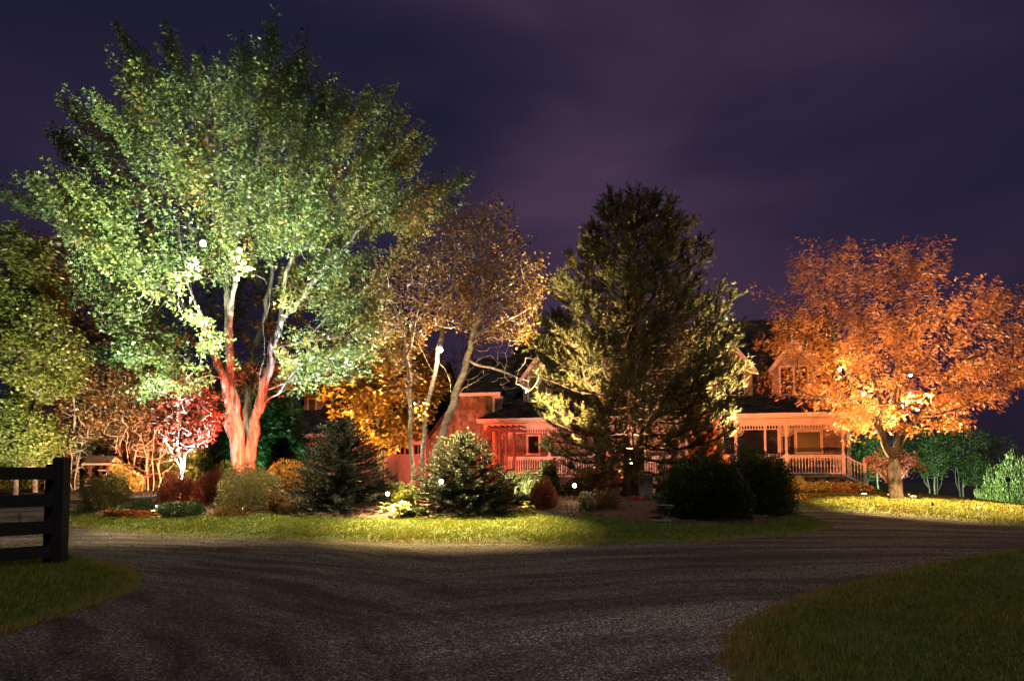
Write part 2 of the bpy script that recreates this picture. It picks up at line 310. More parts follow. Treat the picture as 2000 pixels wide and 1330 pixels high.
# ------------------------------------------------------------------ foliage tools
T_MAPLE = (np.array([(0,0,0),(.22,.50,.10),(.46,.17,.02),(1,0,-.08),(.46,-.17,.02),(.22,-.50,.10)]), np.array([list(range(6))]))
T_OVAL = (np.array([(0,0,0),(.45,.30,.07),(1,0,-.06),(.45,-.30,.07)]), np.array([(0,1,2,3)]))
T_LANCE = (np.array([(0,0,0),(.4,.12,.04),(1,0,-.05),(.4,-.12,.04)]), np.array([(0,1,2,3)]))
def feather():
    v = []; f = []
    for k in range(5):
        x = 0.08+k*0.18; l = 0.30*(1-abs(k-2.3)/6)
        for s_ in (1, -1):
            n = len(v); v += [(x-.02, 0, -.10*x*x), (x+.09, 0, -.1*x*x+.01), (x+.15, l*s_, -.10*x*x-.05)]
            f.append((n, n+1, n+2))
    return np.array(v), np.array(f)
T_FEATHER = feather()
def unit(a): return a/(np.linalg.norm(a, axis=-1, keepdims=True)+1e-9)
def leaves(name, pos, axis, size, tpl, mat_, parent, tint, flat=0.5, kind=None, width=1.0):
    "one mesh of many leaf blades; flat: how far the blade normals turn upwards"
    n = len(pos); axis = unit(axis); nr = unit(rng.normal(size=(n, 3))+np.array([0, 0, flat*2]))
    yv = unit(np.cross(nr, axis)); zv = np.cross(axis, yv)
    T, Fc = tpl; k = len(T); s_ = np.asarray(size).reshape(-1, 1)
    V = pos[:, None, :]+(T[None, :, 0:1]*axis[:, None]+width*T[None, :, 1:2]*yv[:, None]+T[None, :, 2:3]*zv[:, None])*s_[:, None]
    Fa = (Fc[None]+(np.arange(n)*k)[:, None, None]).reshape(-1, Fc.shape[1])
    return obj(name, mesh_np(name, V, Fa, np.repeat(np.clip(tint, 0, 1), k)), mat_, parent, kind)
def needles(name, st, dr, ln, per, nlen, spread, width, mat_, parent, tint, kind=None):
    "shoots clad in needles: st,dr (n,3), ln (n,)"
    n = len(st); dr = unit(dr); i = np.repeat(np.arange(n), per); m_ = n*per
    tt = rng.random(m_); base = st[i]+dr[i]*(tt*ln[i])[:, None]
    q = unit(np.cross(rng.normal(size=(m_, 3)), dr[i])); ax = unit(dr[i]*math.cos(spread)+q*math.sin(spread))
    side = unit(np.cross(ax, rng.normal(size=(m_, 3))))*width*0.5
    nl = nlen*rng.uniform(.7, 1.15, (m_, 1))
    V = np.stack([base-side, base+side, base+ax*nl], 1).reshape(-1, 3)
    Fa = np.arange(m_*3).reshape(-1, 3)
    tn = np.clip(np.repeat(tint, per)+rng.normal(size=m_)*.10+(tt-.5)*.15, 0, 1)
    return obj(name, mesh_np(name, V, Fa, np.repeat(tn, 3)), mat_, parent, kind)
def pip(x, y, poly):
    p = np.asarray(poly, float); c = np.zeros(len(x), bool); j = len(p)-1
    for i in range(len(p)):
        xi, yi = p[i]; xj, yj = p[j]
        c ^= ((yi > y) != (yj > y)) & (x < (xj-xi)*(y-yi)/((yj-yi) or 1e-9)+xi); j = i
    return c
def edge_dist(x, y, poly):
    p = np.asarray(poly, float); q = np.roll(p, -1, 0); best = np.full(len(x), 1e9)
    for (ax, ay), (bx, by) in zip(p, q):
        dx, dy = bx-ax, by-ay; t_ = np.clip(((x-ax)*dx+(y-ay)*dy)/(dx*dx+dy*dy+1e-9), 0, 1)
        best = np.minimum(best, np.hypot(x-ax-t_*dx, y-ay-t_*dy))
    return best
def crown_points(poly, n, Yc, Rm, shell=0.5, keep=None, clump=0, sig=.35):
    "points in the volume whose outline is the given polygon (photo pixels at depth Yc)"
    p = np.asarray(poly, float); out_ = []; tot = 0
    while tot < n:
        x = rng.uniform(p[:, 0].min(), p[:, 0].max(), 4000); y = rng.uniform(p[:, 1].min(), p[:, 1].max(), 4000)
        k = pip(x, y, p); x, y = x[k], y[k]; m_ = np.minimum(edge_dist(x, y, p)*Yc/F, Rm)
        h_ = np.sqrt(m_*(2*Rm-m_)); u_ = rng.uniform(-1, 1, len(x)); u_ = np.sign(u_)*np.abs(u_)**shell
        Ya = Yc+np.minimum(u_*h_, 0); pt = P(x, y, Ya); pt[:, 1] = Yc+u_*h_
        if keep is not None: pt = pt[keep(x, y, u_)]
        out_.append(pt); tot += len(pt)
    res = np.concatenate(out_)[:n]
    if clump:
        c = res[rng.permutation(len(res))[:max(1, n//clump)]]; res = c[rng.integers(0, len(c), n)]+rng.normal(size=(n, 3))*sig*np.array([1, 1, .6])
    return res
def skeleton(limbs, targets, seg=0.55, wob=0.06, curve=0.45):
    pos = []; par = []
    def add_line(a, pts, parent):
        for q in pts: pos.append(q); par.append(parent); parent = len(pos)-1
        return parent
    for pts in limbs:
        pts = np.array(pts, float); parent = -1
        if pos:
            A = np.array(pos); parent = int(np.argmin(((A-pts[0])**2).sum(1)))
        d = np.r_[0, np.cumsum(np.linalg.norm(np.diff(pts, axis=0), axis=1))]; k = max(3, int(d[-1]/seg))
        s_ = np.linspace(0, d[-1], k); q = np.stack([np.interp(s_, d, pts[:, c]) for c in range(3)], 1)
        q[1:-1] = (q[:-2]+2*q[1:-1]+q[2:])/4; q[1:] += rng.normal(size=(k-1, 3))*wob*0.6
        if parent >= 0: q = q[1:]
        add_line(None, q, parent)
    A = np.zeros((len(pos)+len(targets)*14, 3)); n = len(pos); A[:n] = pos
    PR = list(par); base = A[0].copy(); nl = n
    dl = np.array([np.min(((A[:nl]-t_)**2).sum(1)) for t_ in targets]); order = np.argsort(dl); tips = []
    for ti in order:
        t_ = targets[ti]; dv = t_-A[:n]; d = np.sqrt((dv**2).sum(1)); c = d+0.7*np.clip(-dv[:, 2], 0, None)+(np.arange(n) < nl)*0.0
        k = int(np.argmin(c)); dd = d[k]
        pd = A[k]-A[PR[k]] if PR[k] >= 0 else np.array([0, 0, 1.0]); pd = pd/(np.linalg.norm(pd)+1e-9)
        ctrl = A[k]+pd*dd*curve+np.array([0, 0, .08*dd]); m_ = max(1, min(13, int(dd/seg)+1)); last = k
        for j in range(1, m_+1):
            s_ = j/m_; q = (1-s_)**2*A[k]+2*s_*(1-s_)*ctrl+s_*s_*t_
            if j < m_: q = q+rng.normal(size=3)*wob
            A[n] = q; PR.append(last); last = n; n += 1
        tips.append(last)
    return A[:n], np.array(PR), np.array(tips), order
def wood(name, A, PR, tips, rt, ex, mat_, parent, rmin=0.0, flare=0.0, rmn=.006):
    n = len(A); cnt = np.zeros(n); cnt[tips] += 1; ch = [[] for _ in range(n)]
    for i in range(n-1, 0, -1):
        if PR[i] >= 0: cnt[PR[i]] += cnt[i]; ch[PR[i]].append(i)
    cnt = np.maximum(cnt, 0.6); rad = np.maximum(rt*cnt**ex, rmn)
    if flare: rad *= 1+flare*np.exp(-(A[:, 2]-A[0, 2])/1.6)
    Vs = []; Fs = []; off = 0; starts = [i for i in range(n) if PR[i] < 0]; st = [(i, None) for i in starts]
    while st:
        i, pr = st.pop(); chain = [i]
        while ch[chain[-1]]:
            c = sorted(ch[chain[-1]], key=lambda q: -cnt[q]); chain.append(c[0])
            for q in c[1:]: st.append((q, chain[-2]))
        idx = ([pr] if pr is not None else [])+chain
        if len(idx) < 2: continue
        rr_ = rad[idx].copy()
        if pr is not None: rr_[0] = min(rr_[0], rr_[1]*1.15)
        if rr_.max() < rmin: continue
        rr_[-1] *= 0.4; mr = rr_.max(); sd = 3 if mr < .012 else 5 if mr < .035 else 7 if mr < .08 else 14
        pts_ = A[idx]
        if mr > .08 and len(idx) > 2:
            q = np.linspace(0, len(idx)-1, (len(idx)-1)*3+1); pts_ = np.stack([np.interp(q, range(len(idx)), pts_[:, c]) for c in range(3)], 1)
            rr_ = np.interp(q, range(len(idx)), rr_)
            pts_[1:-1] = (pts_[:-2]+2*pts_[1:-1]+pts_[2:])/4
        v, f = sweep(pts_, rr_, sd)
        if mr > .08:
            ph = np.tile(np.arange(sd), len(pts_)); c_ = np.repeat(pts_, sd, 0)
            k_ = 1+.10*np.sin(ph*2*math.pi/sd*3+c_[:, 2]*2.1)+.06*np.sin(ph*2*math.pi/sd*5-c_[:, 2]*3.7+c_[:, 0]*4)+.075*rng.normal(size=len(v))
            v = c_+(v-c_)*k_[:, None]
        Vs.append(v); Fs.append(f+off); off += len(v)
    return obj(name, mesh_np(name, np.concatenate(Vs), np.concatenate(Fs), smooth=True), mat_, parent), rad
def shoots(tipspos, centre, n_each, length, up, out_w=1.0, jit=.35):
    "leaf positions and axes along short leafy shoots that point outwards and up"
    d = unit(unit(tipspos-centre)*out_w+np.array([0, 0, up])+rng.normal(size=tipspos.shape)*jit)
    i = np.repeat(np.arange(len(tipspos)), n_each); t_ = rng.random(len(i))
    ln = length*rng.uniform(.6, 1.4, len(tipspos))
    p = tipspos[i]+d[i]*((t_-.35)*ln[i])[:, None]
    q = unit(np.cross(rng.normal(size=(len(i), 3)), d[i])); w_ = .16*(1-.6*t_)+.03
    return p+q*w_[:, None]*rng.uniform(.2, 1, (len(i), 1)), unit(d[i]*.5+q+np.array([0, 0, -.35])), i
# ================================================================== GROUND
xs = np.r_[np.linspace(-260, -60, 14)[:-1], np.linspace(-60, 60, 161), np.linspace(60, 260, 14)[1:]]
ys = np.r_[np.linspace(-60, -4, 8)[:-1], np.linspace(-4, 56, 121), np.linspace(56, 420, 20)[1:]]
X, Y = np.meshgrid(xs, ys); V = np.stack([X, Y, g(X, Y)], -1).reshape(-1, 3)
i, j = np.meshgrid(np.arange(len(ys)-1), np.arange(len(xs)-1), indexing='ij'); w_ = len(xs)
Fa = np.stack([i*w_+j, i*w_+j+1, (i+1)*w_+j+1, (i+1)*w_+j], -1).reshape(-1, 4)
obj('ground', mesh_np('ground', V, Fa, smooth=True), M['soil'], kind='structure')
def smooth_poly(p, it=2):
    p = np.asarray(p, float)
    for _ in range(it):
        q = np.roll(p, -1, 0); p = np.stack([.75*p+.25*q, .25*p+.75*q], 1).reshape(-1, 2)
    return p
def ragged(p, amp=.07):
    q = np.roll(p, -1, 0); o = []
    for a, b in zip(p, q):
        k = max(1, int(np.linalg.norm(b-a)/.22)); o += [a+(b-a)*t_/k for t_ in range(k)]
    o = np.array(o); n_ = len(o); r_ = rng.normal(size=(n_, 2)); r2 = rng.normal(size=(n_, 2))
    for _ in range(8): r2 = (np.roll(r2, 1, 0)+r2+np.roll(r2, -1, 0))/3
    return o+r_*amp*.35+r2*amp*2.5
def sheet(name, poly, off, material, step=0.45, rise=0.0, mound=0.0, mw=1.5, kind='structure', ybound=(-1e9, 1e9)):
    p = np.asarray(poly, float)
    # resample the outline
    q = np.roll(p, -1, 0); o = []
    for a, b in zip(p, q):
        k = max(1, int(np.linalg.norm(b-a)/(step*.8)))
        o += [a+(b-a)*t_/k for t_ in range(k)]
    o = np.array(o); x0, y0 = o.min(0); x1, y1 = o.max(0)
    gx, gy = np.meshgrid(np.arange(x0, x1, step), np.arange(y0, y1, step)); gx, gy = gx.ravel(), gy.ravel()
    gx = gx+rng.uniform(-.1, .1, len(gx))*step; gy = gy+rng.uniform(-.1, .1, len(gy))*step
    k = pip(gx, gy, o); gx, gy = gx[k], gy[k]; k = edge_dist(gx, gy, o) > step*.35; gx, gy = gx[k], gy[k]
    pts = [Vector((a, b)) for a, b in o]+[Vector((a, b)) for a, b in zip(gx, gy)]
    r_ = delaunay_2d_cdt(pts, [], [list(range(len(o)))], 1, 1e-5)
    v = np.array([(a.x, a.y) for a in r_[0]]); d = edge_dist(v[:, 0], v[:, 1], o)
    z = g(v[:, 0], v[:, 1])+off+rise*sstep(d/.35)+mound*sstep(d/mw)
    me = bpy.data.meshes.new(name); me.from_pydata([(a, b, c) for (a, b), c in zip(v, z)], [], [tuple(f) for f in r_[2]])
    bmn = me.polygons
    me.polygons.foreach_set('use_smooth', np.ones(len(bmn), bool)); me.update()
    if len(bmn) and sum(p_.normal.z for p_ in list(bmn)[:50]) < 0: me.flip_normals()
    return obj(name, me, material, kind=kind)
DRIVE = [(-34, -3), (34, -3), (34, 20), (20, 22), (12, 24), (8, 28), (5, 31), (-16, 36.5), (-22, 32), (-34, 27)]
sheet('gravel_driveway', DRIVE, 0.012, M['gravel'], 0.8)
gpx = lambda L_: [G(*q) for q in L_]
ISLAND = smooth_poly(gpx([(112, 1014), (130, 1030), (240, 1040), (350, 1048), (600, 1057), (850, 1063), (1000, 1064), (1200, 1062), (1400, 1058), (1540, 1048), (1612, 1036), (1622, 1022), (1585, 1011), (1540, 1003)])
                     + [(7.2, 21.5), (5.5, 25), (1, 27.3), (-5, 28), (-11, 27), (-14.5, 24.5)]+gpx([(118, 1003)]), 1)
ROUND = lambda p, it=1: smooth_poly(p, it)
ISLAND = ragged(ISLAND)
sheet('island_lawn', ISLAND, 0.018, M['lawn'], 0.4, rise=0.07)
BED = smooth_poly(gpx([(172, 1010), (240, 1017), (330, 1019), (420, 1010), (500, 1008), (600, 1014), (700, 1019), (800, 1018), (950, 1017), (1020, 1010), (1100, 1012), (1200, 1020), (1290, 1030), (1400, 1035), (1500, 1030), (1542, 1018)])
                  + [(6.6, 21), (4.8, 24.3), (1, 26.3), (-5, 27), (-11, 26), (-13.6, 24), (-13.9, 22)], 1)
BED = ragged(BED, .12)
sheet('mulch_bed', BED, 0.094, M['mulch'], 0.4, rise=0.05, mound=0.12)
LAWN_R = smooth_poly(gpx([(1436, 1345), (1432, 1285), (1434, 1245), (1500, 1192), (1600, 1156), (1750, 1120), (1900, 1090), (2000, 1072)])+[(20, 14.6), (30, 14), (30, -2), (1.5, -2), (1.6, 3.0)], 1)
LAWN_R = ragged(LAWN_R, .05)
sheet('right_lawn', LAWN_R, 0.018, M['lawn'], 0.35, rise=0.05)
LAWN_L = smooth_poly(gpx([(262, 1145), (264, 1128), (225, 1106), (150, 1090), (60, 1078), (0, 1078)])+[(-14, 12.6), (-20, 11), (-20, 6)]+gpx([(0, 1243), (60, 1223), (150, 1192), (230, 1167)]), 1)
LAWN_L = ragged(LAWN_L, .06)
sheet('left_lawn', LAWN_L, 0.018, M['lawn'], 0.3, rise=0.05)
LAWN_H = smooth_poly(gpx([(1536, 994), (1600, 997), (1700, 1003), (1800, 1012), (1900, 1022), (2000, 1033)])+[(20, 15.6), (34, 15), (40, 30), (36, 44), (24, 46), (18, 42), (15.5, 34), (10, 33.6), (6.0, 34.5), (5.0, 32.5), (6.2, 27), (7.9, 23)], 1)
LAWN_H = ragged(LAWN_H, .09)
sheet('house_lawn', LAWN_H, 0.018, M['lawn'], 0.5, rise=0.07)

def blades(name, poly, dens, hgt, wid, box=None, tb=0.0, seen=True, fade=None, edge_brown=0.25, off=0.05, fringe=0.0):
    "grass blades on a lawn; denser clumps, browner along the edge"
    p = np.asarray(poly, float); x0, y0 = p.min(0); x1, y1 = p.max(0)
    if box: x0, x1, y0, y1 = max(x0, box[0]), min(x1, box[1]), max(y0, box[2]), min(y1, box[3])
    n = int((x1-x0)*(y1-y0)*dens); x = rng.uniform(x0, x1, n); y = rng.uniform(y0, y1, n)
    k = np.abs(x) < .82*y+1.8 if seen else np.ones(n, bool)
    if fade is not None: k &= rng.random(n) < fade(x, y)
    x, y = x[k], y[k]; k = pip(x, y, p); ed = edge_dist(x, y, p)
    if fringe: k |= ed < fringe*rng.random(len(x))
    x, y, ed = x[k], y[k], ed[k]; n = len(x)
    cl = .5+.5*np.sin(x*2.1+1.7*np.sin(y*1.3))*np.sin(y*1.9+1.1*np.sin(x*.9)); c2 = .5+.5*np.sin(x*9+3*np.sin(y*5))*np.sin(y*8)
    h_ = hgt*(.6+.5*cl+.35*c2)*rng.uniform(.5, 1.3, n)
    z = g(x, y)+.018+off*sstep(ed/.35)*pip(x, y, p)
    a = rng.uniform(0, 2*math.pi, n); s_ = np.stack([np.cos(a), np.sin(a), 0*a], -1)*wid/2
    b_ = np.stack([x, y, z-.01], -1); ln = rng.normal(size=(n, 2))*.35+np.array([.22, .05])
    tip = b_+np.stack([ln[:, 0]*h_, ln[:, 1]*h_, h_], -1)
    tn = np.clip(.42+tb+.22*(cl-.5)+rng.normal(size=n)*.16+edge_brown*2*np.exp(-ed/.16), 0, 1)
    V = np.stack([b_-s_, b_+s_, tip], 1).reshape(-1, 3)
    return tag(obj(name, mesh_np(name, V, np.arange(3*n).reshape(-1, 3), np.repeat(tn, 3)), LM['grass']), kind='stuff')
blades('right_lawn_grass', LAWN_R, 5200, .045, .0075, box=(0, 13, 4.2, 9.0), tb=.14, fringe=.12)
blades('right_lawn_far_grass', LAWN_R, 1300, .05, .014, box=(2, 14, 9.0, 17), tb=.12, fringe=.12)
blades('left_lawn_grass', LAWN_L, 2900, .055, .011, box=(-13, 0, 5, 14), tb=.05, fringe=.14)
blades('island_lawn_grass', ISLAND, 1000, .055, .022, box=(-16, 11, 12, 21.5), tb=.06, off=.07, fringe=.07)
blades('house_lawn_grass', LAWN_H, 420, .06, .03, box=(5, 24, 15, 32), tb=.26, off=.07, fringe=.07)
# loose stones of the drive
def stones(name, n, y0, y1, s0, s1):
    y = y0+(y1-y0)*rng.random(n)**1.25; x = rng.uniform(-1, 1, n)*(.79*y+.3)
    k = ~(pip(x, y, LAWN_R) | pip(x, y, LAWN_L) | pip(x, y, ISLAND) | pip(x, y, LAWN_H)); x, y = x[k], y[k]
    tr = .5*np.sin(np.hypot(x-8, y+8)*4.6+3.5)+.5*np.sin(np.hypot(x+10, y-1)*3.9+4.7); k = rng.random(len(x)) < .60+.5*tr; x, y = x[k], y[k]; n = len(x)
    sz = rng.uniform(s0, s1, n)*np.where(rng.random(n) < .03, 1.9, 1)
    oc = np.array([(1,0,0),(0,1,0),(-1,0,0),(0,-1,0),(0,0,.75),(0,0,-.5)], float)
    V = oc[None]*sz[:, None, None]*rng.uniform(.55, 1.15, (n, 6, 1)); a = rng.uniform(0, 6.28, n); c, s_ = np.cos(a)[:, None], np.sin(a)[:, None]
    V = np.stack([V[..., 0]*c-V[..., 1]*s_*.8, V[..., 0]*s_+V[..., 1]*c*.8, V[..., 2]], -1)+np.stack([x, y, g(x, y)+.012+sz*.3], -1)[:, None]
    f = np.array([(0,1,4),(1,2,4),(2,3,4),(3,0,4),(1,0,5),(2,1,5),(3,2,5),(0,3,5)])
    Fa = (f[None]+(np.arange(n)*6)[:, None, None]).reshape(-1, 3)
    tag(obj(name, mesh_np(name, V, Fa, np.repeat(np.clip(rng.beta(2.0, 2.6, n)+.22*(1-sstep((np.hypot(x-2.2, y-4.4)-1.2)/3.8)), 0, 1), 6)), M['gravel_stone']), kind='stuff')  # stones tinted paler near the same spot, light put into their colour
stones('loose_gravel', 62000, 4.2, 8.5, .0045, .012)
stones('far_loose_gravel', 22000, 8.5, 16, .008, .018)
# a few fallen leaves on the drive
n = 130; y = rng.uniform(4.8, 15, n); x = rng.uniform(-.7, .7, n)*y
k = ~(pip(x, y, LAWN_R) | pip(x, y, LAWN_L)); x, y = x[k], y[k]
tag(leaves('fallen_leaves', np.stack([x, y, g(x, y)+.035], -1), rng.normal(size=(len(x), 3))*[1, 1, .12], rng.uniform(.03, .055, len(x)), T_MAPLE, LM['brown'], None, rng.random(len(x)), flat=3), kind='stuff')

n = 260; x = rng.uniform(-11, 18, n); y = rng.uniform(14, 27, n)**1.0; k = pip(x, y, ISLAND) | pip(x, y, LAWN_H); x, y = x[k], y[k]
tag(leaves('fallen_lawn_leaves', np.stack([x, y, g(x, y)+.16], -1), rng.normal(size=(len(x), 3))*[1, 1, .12], rng.uniform(.06, .10, len(x)), T_MAPLE, LM['brown'], None, rng.random(len(x)), flat=3), kind='stuff')
# ================================================================== HOUSE
HX, HY, HA = 14.9, 31.0, -14.0
GZ = 0.68
ca, sa = math.cos(R(14)), math.sin(R(14))
def hp(px, py, v):
    "house coordinates (u, z) of the pixel on the plane v"
    b = (855-py)/F; den = cp-sp*b; kx = (px-1000)/F/den
    # X = HX+u*ca+v*sa ; Y = HY-u*sa+v*ca ; X = kx*Y
    u = (kx*(HY+v*ca)-HX-v*sa)/(ca+kx*sa); Yw = HY-u*sa+v*ca
    return u, CAMZ+(sp+cp*b)/den*Yw
house = empty('house', (HX, HY, 0), 'long shingled house with dark roof, gabled dormers and a white railed front porch', 'house', rz=R(HA))
def hb(name, x0, x1, y0, y1, z0, z1, m_, parent=None):
    "box part with its own local origin (keeps texture coordinates apart)"
    return MB().box(x0, x1, y0, y1, z0, z1).build(name, m_, parent or house)
FZ = 1.33                                                           # porch floor
def siding_patch(name, poly, v, sx_, sz_, m_, parent, lift=.018, seed=0):
    "courses of shingles on a vertical wall plane, outline in u,z"
    r_ = np.random.default_rng(seed+5); p = np.asarray(poly, float); V = []; Fc = []
    z = p[:, 1].min()
    while z < p[:, 1].max():
        u = p[:, 0].min()-r_.uniform(0, sx_)
        while u < p[:, 0].max():
            w__ = sx_*r_.uniform(.6, 1.4); c = np.array([u+w__/2]); cz = np.array([z+sz_/2])
            if pip(c, cz, p)[0]:
                a, b = max(u, p[:, 0].min())+.006, min(u+w__, p[:, 0].max())-.006; l = lift*r_.uniform(.6, 1.7); zz = z+r_.uniform(-.02, .012); n = len(V)
                V += [(a, v-l, zz), (b, v-l, zz), (b, v-.002, zz+sz_*1.02), (a, v-.002, zz+sz_*1.02), (a, v, zz), (b, v, zz)]
                Fc += [(n, n+1, n+2, n+3), (n, n+4, n+5, n+1), (n, n+3, n+4), (n+1, n+5, n+2)]
            u += w__
        z += sz_
    me = bpy.data.meshes.new(name); me.from_pydata(V, [], Fc); me.update()
    return obj(name, me, m_, parent, kind='stuff')
def roof_plane(quad, courses, tab, parent, name='roof_shingles', lift=.025, seed=1):
    "shingle tabs over a sloping quad: quad = eave left, eave right, ridge right, ridge left"
    r_ = np.random.default_rng(seed); A_, B_, C_, D_ = [Vector(q) for q in quad]; nrm = (B_-A_).cross(D_-A_).normalized()
    if nrm.z < 0: nrm = -nrm
    V = []; Fc = []
    for k in range(courses):
        t0, t1 = k/courses, (k+1)/courses; l0, l1 = A_.lerp(D_, t0), A_.lerp(D_, t1); r0, r1 = B_.lerp(C_, t0), B_.lerp(C_, t1)
        m_ = max(1, int((r0-l0).length/tab)); o_ = r_.uniform(0, .5)
        for q in range(m_+1):
            a = max(0, (q-o_)/m_); b = min(1, (q+1-o_)/m_)
            if b <= a: continue
            h_ = nrm*lift*r_.uniform(.5, 1.5); e_ = nrm*.004; n = len(V)
            p0, p1, p2, p3 = l0.lerp(r0, a+.0008), l0.lerp(r0, b-.0008), l1.lerp(r1, b-.0008), l1.lerp(r1, a+.0008)
            V += [p0+h_, p1+h_, p2+e_, p3+e_, p0, p1]; Fc += [(n, n+1, n+2, n+3), (n, n+4, n+5, n+1)]
    me = bpy.data.meshes.new(name); me.from_pydata([tuple(q) for q in V], [], Fc); me.update()
    return obj(name, me, M['roof'], parent, kind='stuff')
def slab(quad, th=.16):
    A_, B_, C_, D_ = [Vector(q) for q in quad]; n = (B_-A_).cross(D_-A_).normalized()
    if n.z < 0: n = -n
    vs = [A_, B_, C_, D_]; return MB().add([q-n*.01 for q in vs]+[q-n*th for q in vs], [(0,1,2,3),(7,6,5,4),(0,4,5,1),(1,5,6,2),(2,6,7,3),(3,7,4,0)])
def window(u0, u1, z0, z1, v, parent, panes=1, m_pane='glass', fw=.10, muntin=False, name='window', splits=None):
    "frame proud of the wall, each pane set back in it"
    f = MB(); f.box(u0-fw, u0, v-.07, v+.05, z0-fw, z1+fw); f.box(u1, u1+fw, v-.07, v+.05, z0-fw, z1+fw)
    f.box(u0, u1, v-.07, v+.05, z1, z1+fw); f.box(u0, u1, v-.09, v+.05, z0-fw, z0)
    cuts = splits or [u0+(u1-u0)*k/panes for k in range(1, panes)]
    for c in cuts: f.box(c-.05, c+.05, v-.065, v+.05, z0, z1)
    if muntin:
        for c in ([u0]+cuts): pass
    wn = f.build(name, M['white'], parent); ed = [u0]+list(cuts)+[u1]
    for a, b in zip(ed[:-1], ed[1:]):
        a2 = a+(.05 if a != u0 else 0)-.004; b2 = b-(.05 if b != u1 else 0)+.004
        MB().box(a2, b2, v-.022, v-.012, z0-.004, z1+.004).build('pane', M[m_pane], wn)
    return wn
# --- body of the house and the roof above it
EV, EZ = -.35, 4.21                                                 # porch eave
KV, KZ = 2.4, 5.18                                                  # where the porch roof meets the main roof
RV, RZ = 7.4, 10.2
UL, UR = -16.75, 1.25
MB().add([(UL+.25, 2.4, GZ-.3), (.95, 2.4, GZ-.3), (.95, 12.3, GZ-.3), (UL+.25, 12.3, GZ-.3), (UL+.25, 2.4, 5.0), (.95, 2.4, 5.0), (.95, 12.3, 5.0), (UL+.25, 12.3, 5.0), (UL+.25, 7.4, 9.9), (.95, 7.4, 9.9)],
         [(0,1,5,4), (1,2,6,9,5), (2,3,7,6), (3,0,4,8,7), (0,3,2,1)]).build('wall', M['siding'], house)
q = [(UL, KV, KZ), (UR, KV, KZ), (UR, RV, RZ), (UL, RV, RZ)]
rf = slab(q); qb = [(UR, 12.4, 5.18), (UL, 12.4, 5.18), (UL, RV, RZ), (UR, RV, RZ)]
s2 = slab(qb); rf.add(s2.v, s2.f); roof = rf.build('roof', M['roof'], house)
roof_plane(q, 30, .34, roof); 
for u_ in (UL, UR-.001):
    MB().bar((u_, KV, KZ-.12), (u_, RV, RZ-.12), .04, .24).build('rake_board', M['roof'], house); MB().bar((u_, 12.4, 5.06), (u_, RV, RZ-.12), .04, .24).build('rake_board', M['roof'], house)
# porch roof, hipped at its left end
PL = -17.1
q = [(PL, EV, EZ), (.6, EV, EZ), (1.2, KV+.05, KZ+.02), (PL+1.25, KV+.05, KZ+.02)]
pr = slab(q, .12)
s2 = slab([(PL, KV, EZ), (PL, EV, EZ), (PL+1.25, KV, KZ), (PL+1.24, KV+.01, KZ)], .05); pr.add(s2.v, s2.f)
pr = pr.build('porch_roof', M['roof'], house); roof_plane(q, 14, .34, pr, seed=4)
hb('fascia', PL, .6, EV-.03, EV+.04, EZ-.24, EZ-.05, M['white']); hb('gutter', PL-.02, .62, EV-.13, EV-.032, EZ-.15, EZ-.03, M['white'])
hb('porch_beam', PL+.25, .12, -.02, .16, EZ-.55, EZ-.245, M['white']); hb('porch_ceiling', PL+.1, 1.1, EV+.05, 2.38, EZ-.245, EZ-.2, M['white'])
# dentil strip below the fascia: too fine to pick apart
dn = MB(); u = PL+.3
while u < 0: dn.box(u, u+.05, -.05, -.022, EZ-.33, EZ-.27); u += .11
dn.build('dentil_strip', M['white'], house, kind='stuff')
# --- porch floor, stone base
hb('porch_floor', PL+.1, .15, -.08, 2.4, FZ-.09, FZ, M['board'])
hb('wall', PL+.2, .04, .10, 2.38, GZ-.4, FZ-.092, M['stone_dark'])
mr = random.Random(3); z = GZ-.12; st_meshes = []
for k in range(8):
    w0, h0 = mr.uniform(.30, .62), .16
    n = [(-w0/2+mr.uniform(0, .05), 0, mr.uniform(0, .02)), (w0/2-mr.uniform(0, .05), 0, mr.uniform(0, .02)), (w0/2-.02, 0, h0-mr.uniform(0, .02)), (-w0/2+.02, 0, h0-mr.uniform(0, .025))]
    f_ = [(a*.9, -.05-mr.uniform(0, .03), c*.92+.005) for a, b, c in n]
    me = MB().add(f_+[(a, .06, c) for a, b, c in n], [(0,1,2,3),(0,4,5,1),(1,5,6,2),(2,6,7,3),(3,7,4,0)]).mesh('stone')
    me.materials.append(M['stone']); st_meshes.append((w0, me))
while z < FZ-.2:
    u = .02
    while u > -9.0:
        w0, me = mr.choice(st_meshes); o = bpy.data.objects.new('stone', me); link(o, house); o.location = (u-w0/2, .06, z); u -= w0+.012
    z += .172
# --- walls under the porch: bay wall nearer, wall beside the deep porch further back
ub, _ = hp(1527, 860, .95)
hb('wall', ub-11.0, ub, .95, 2.39, FZ+.002, EZ-.25, M['siding'])
siding_patch('shingle_siding', [(ub-11, FZ), (ub, FZ), (ub, EZ-.26), (ub-11, EZ-.26)], .948, .17, .135, M['shingle'], house, seed=2)
siding_patch('shingle_siding', [(ub+.01, FZ), (.93, FZ), (.93, EZ-.26), (ub+.01, EZ-.26)], 2.398, .5, .13, M['siding_shingle'], house, lift=.015, seed=3)
hb('corner_board', .80, .96, 2.33, 2.38, FZ, EZ-.26, M['white'])
siding_patch('shingle_siding', [(UL+.2, FZ), (ub-11.0, FZ), (ub-11.0, EZ-.26), (UL+.2, EZ-.26)], 2.398, .2, .15, M['siding_shingle'], house, seed=8)
hb('corner_board', ub-.06, ub+.03, .90, .945, FZ, EZ-.26, M['board'])
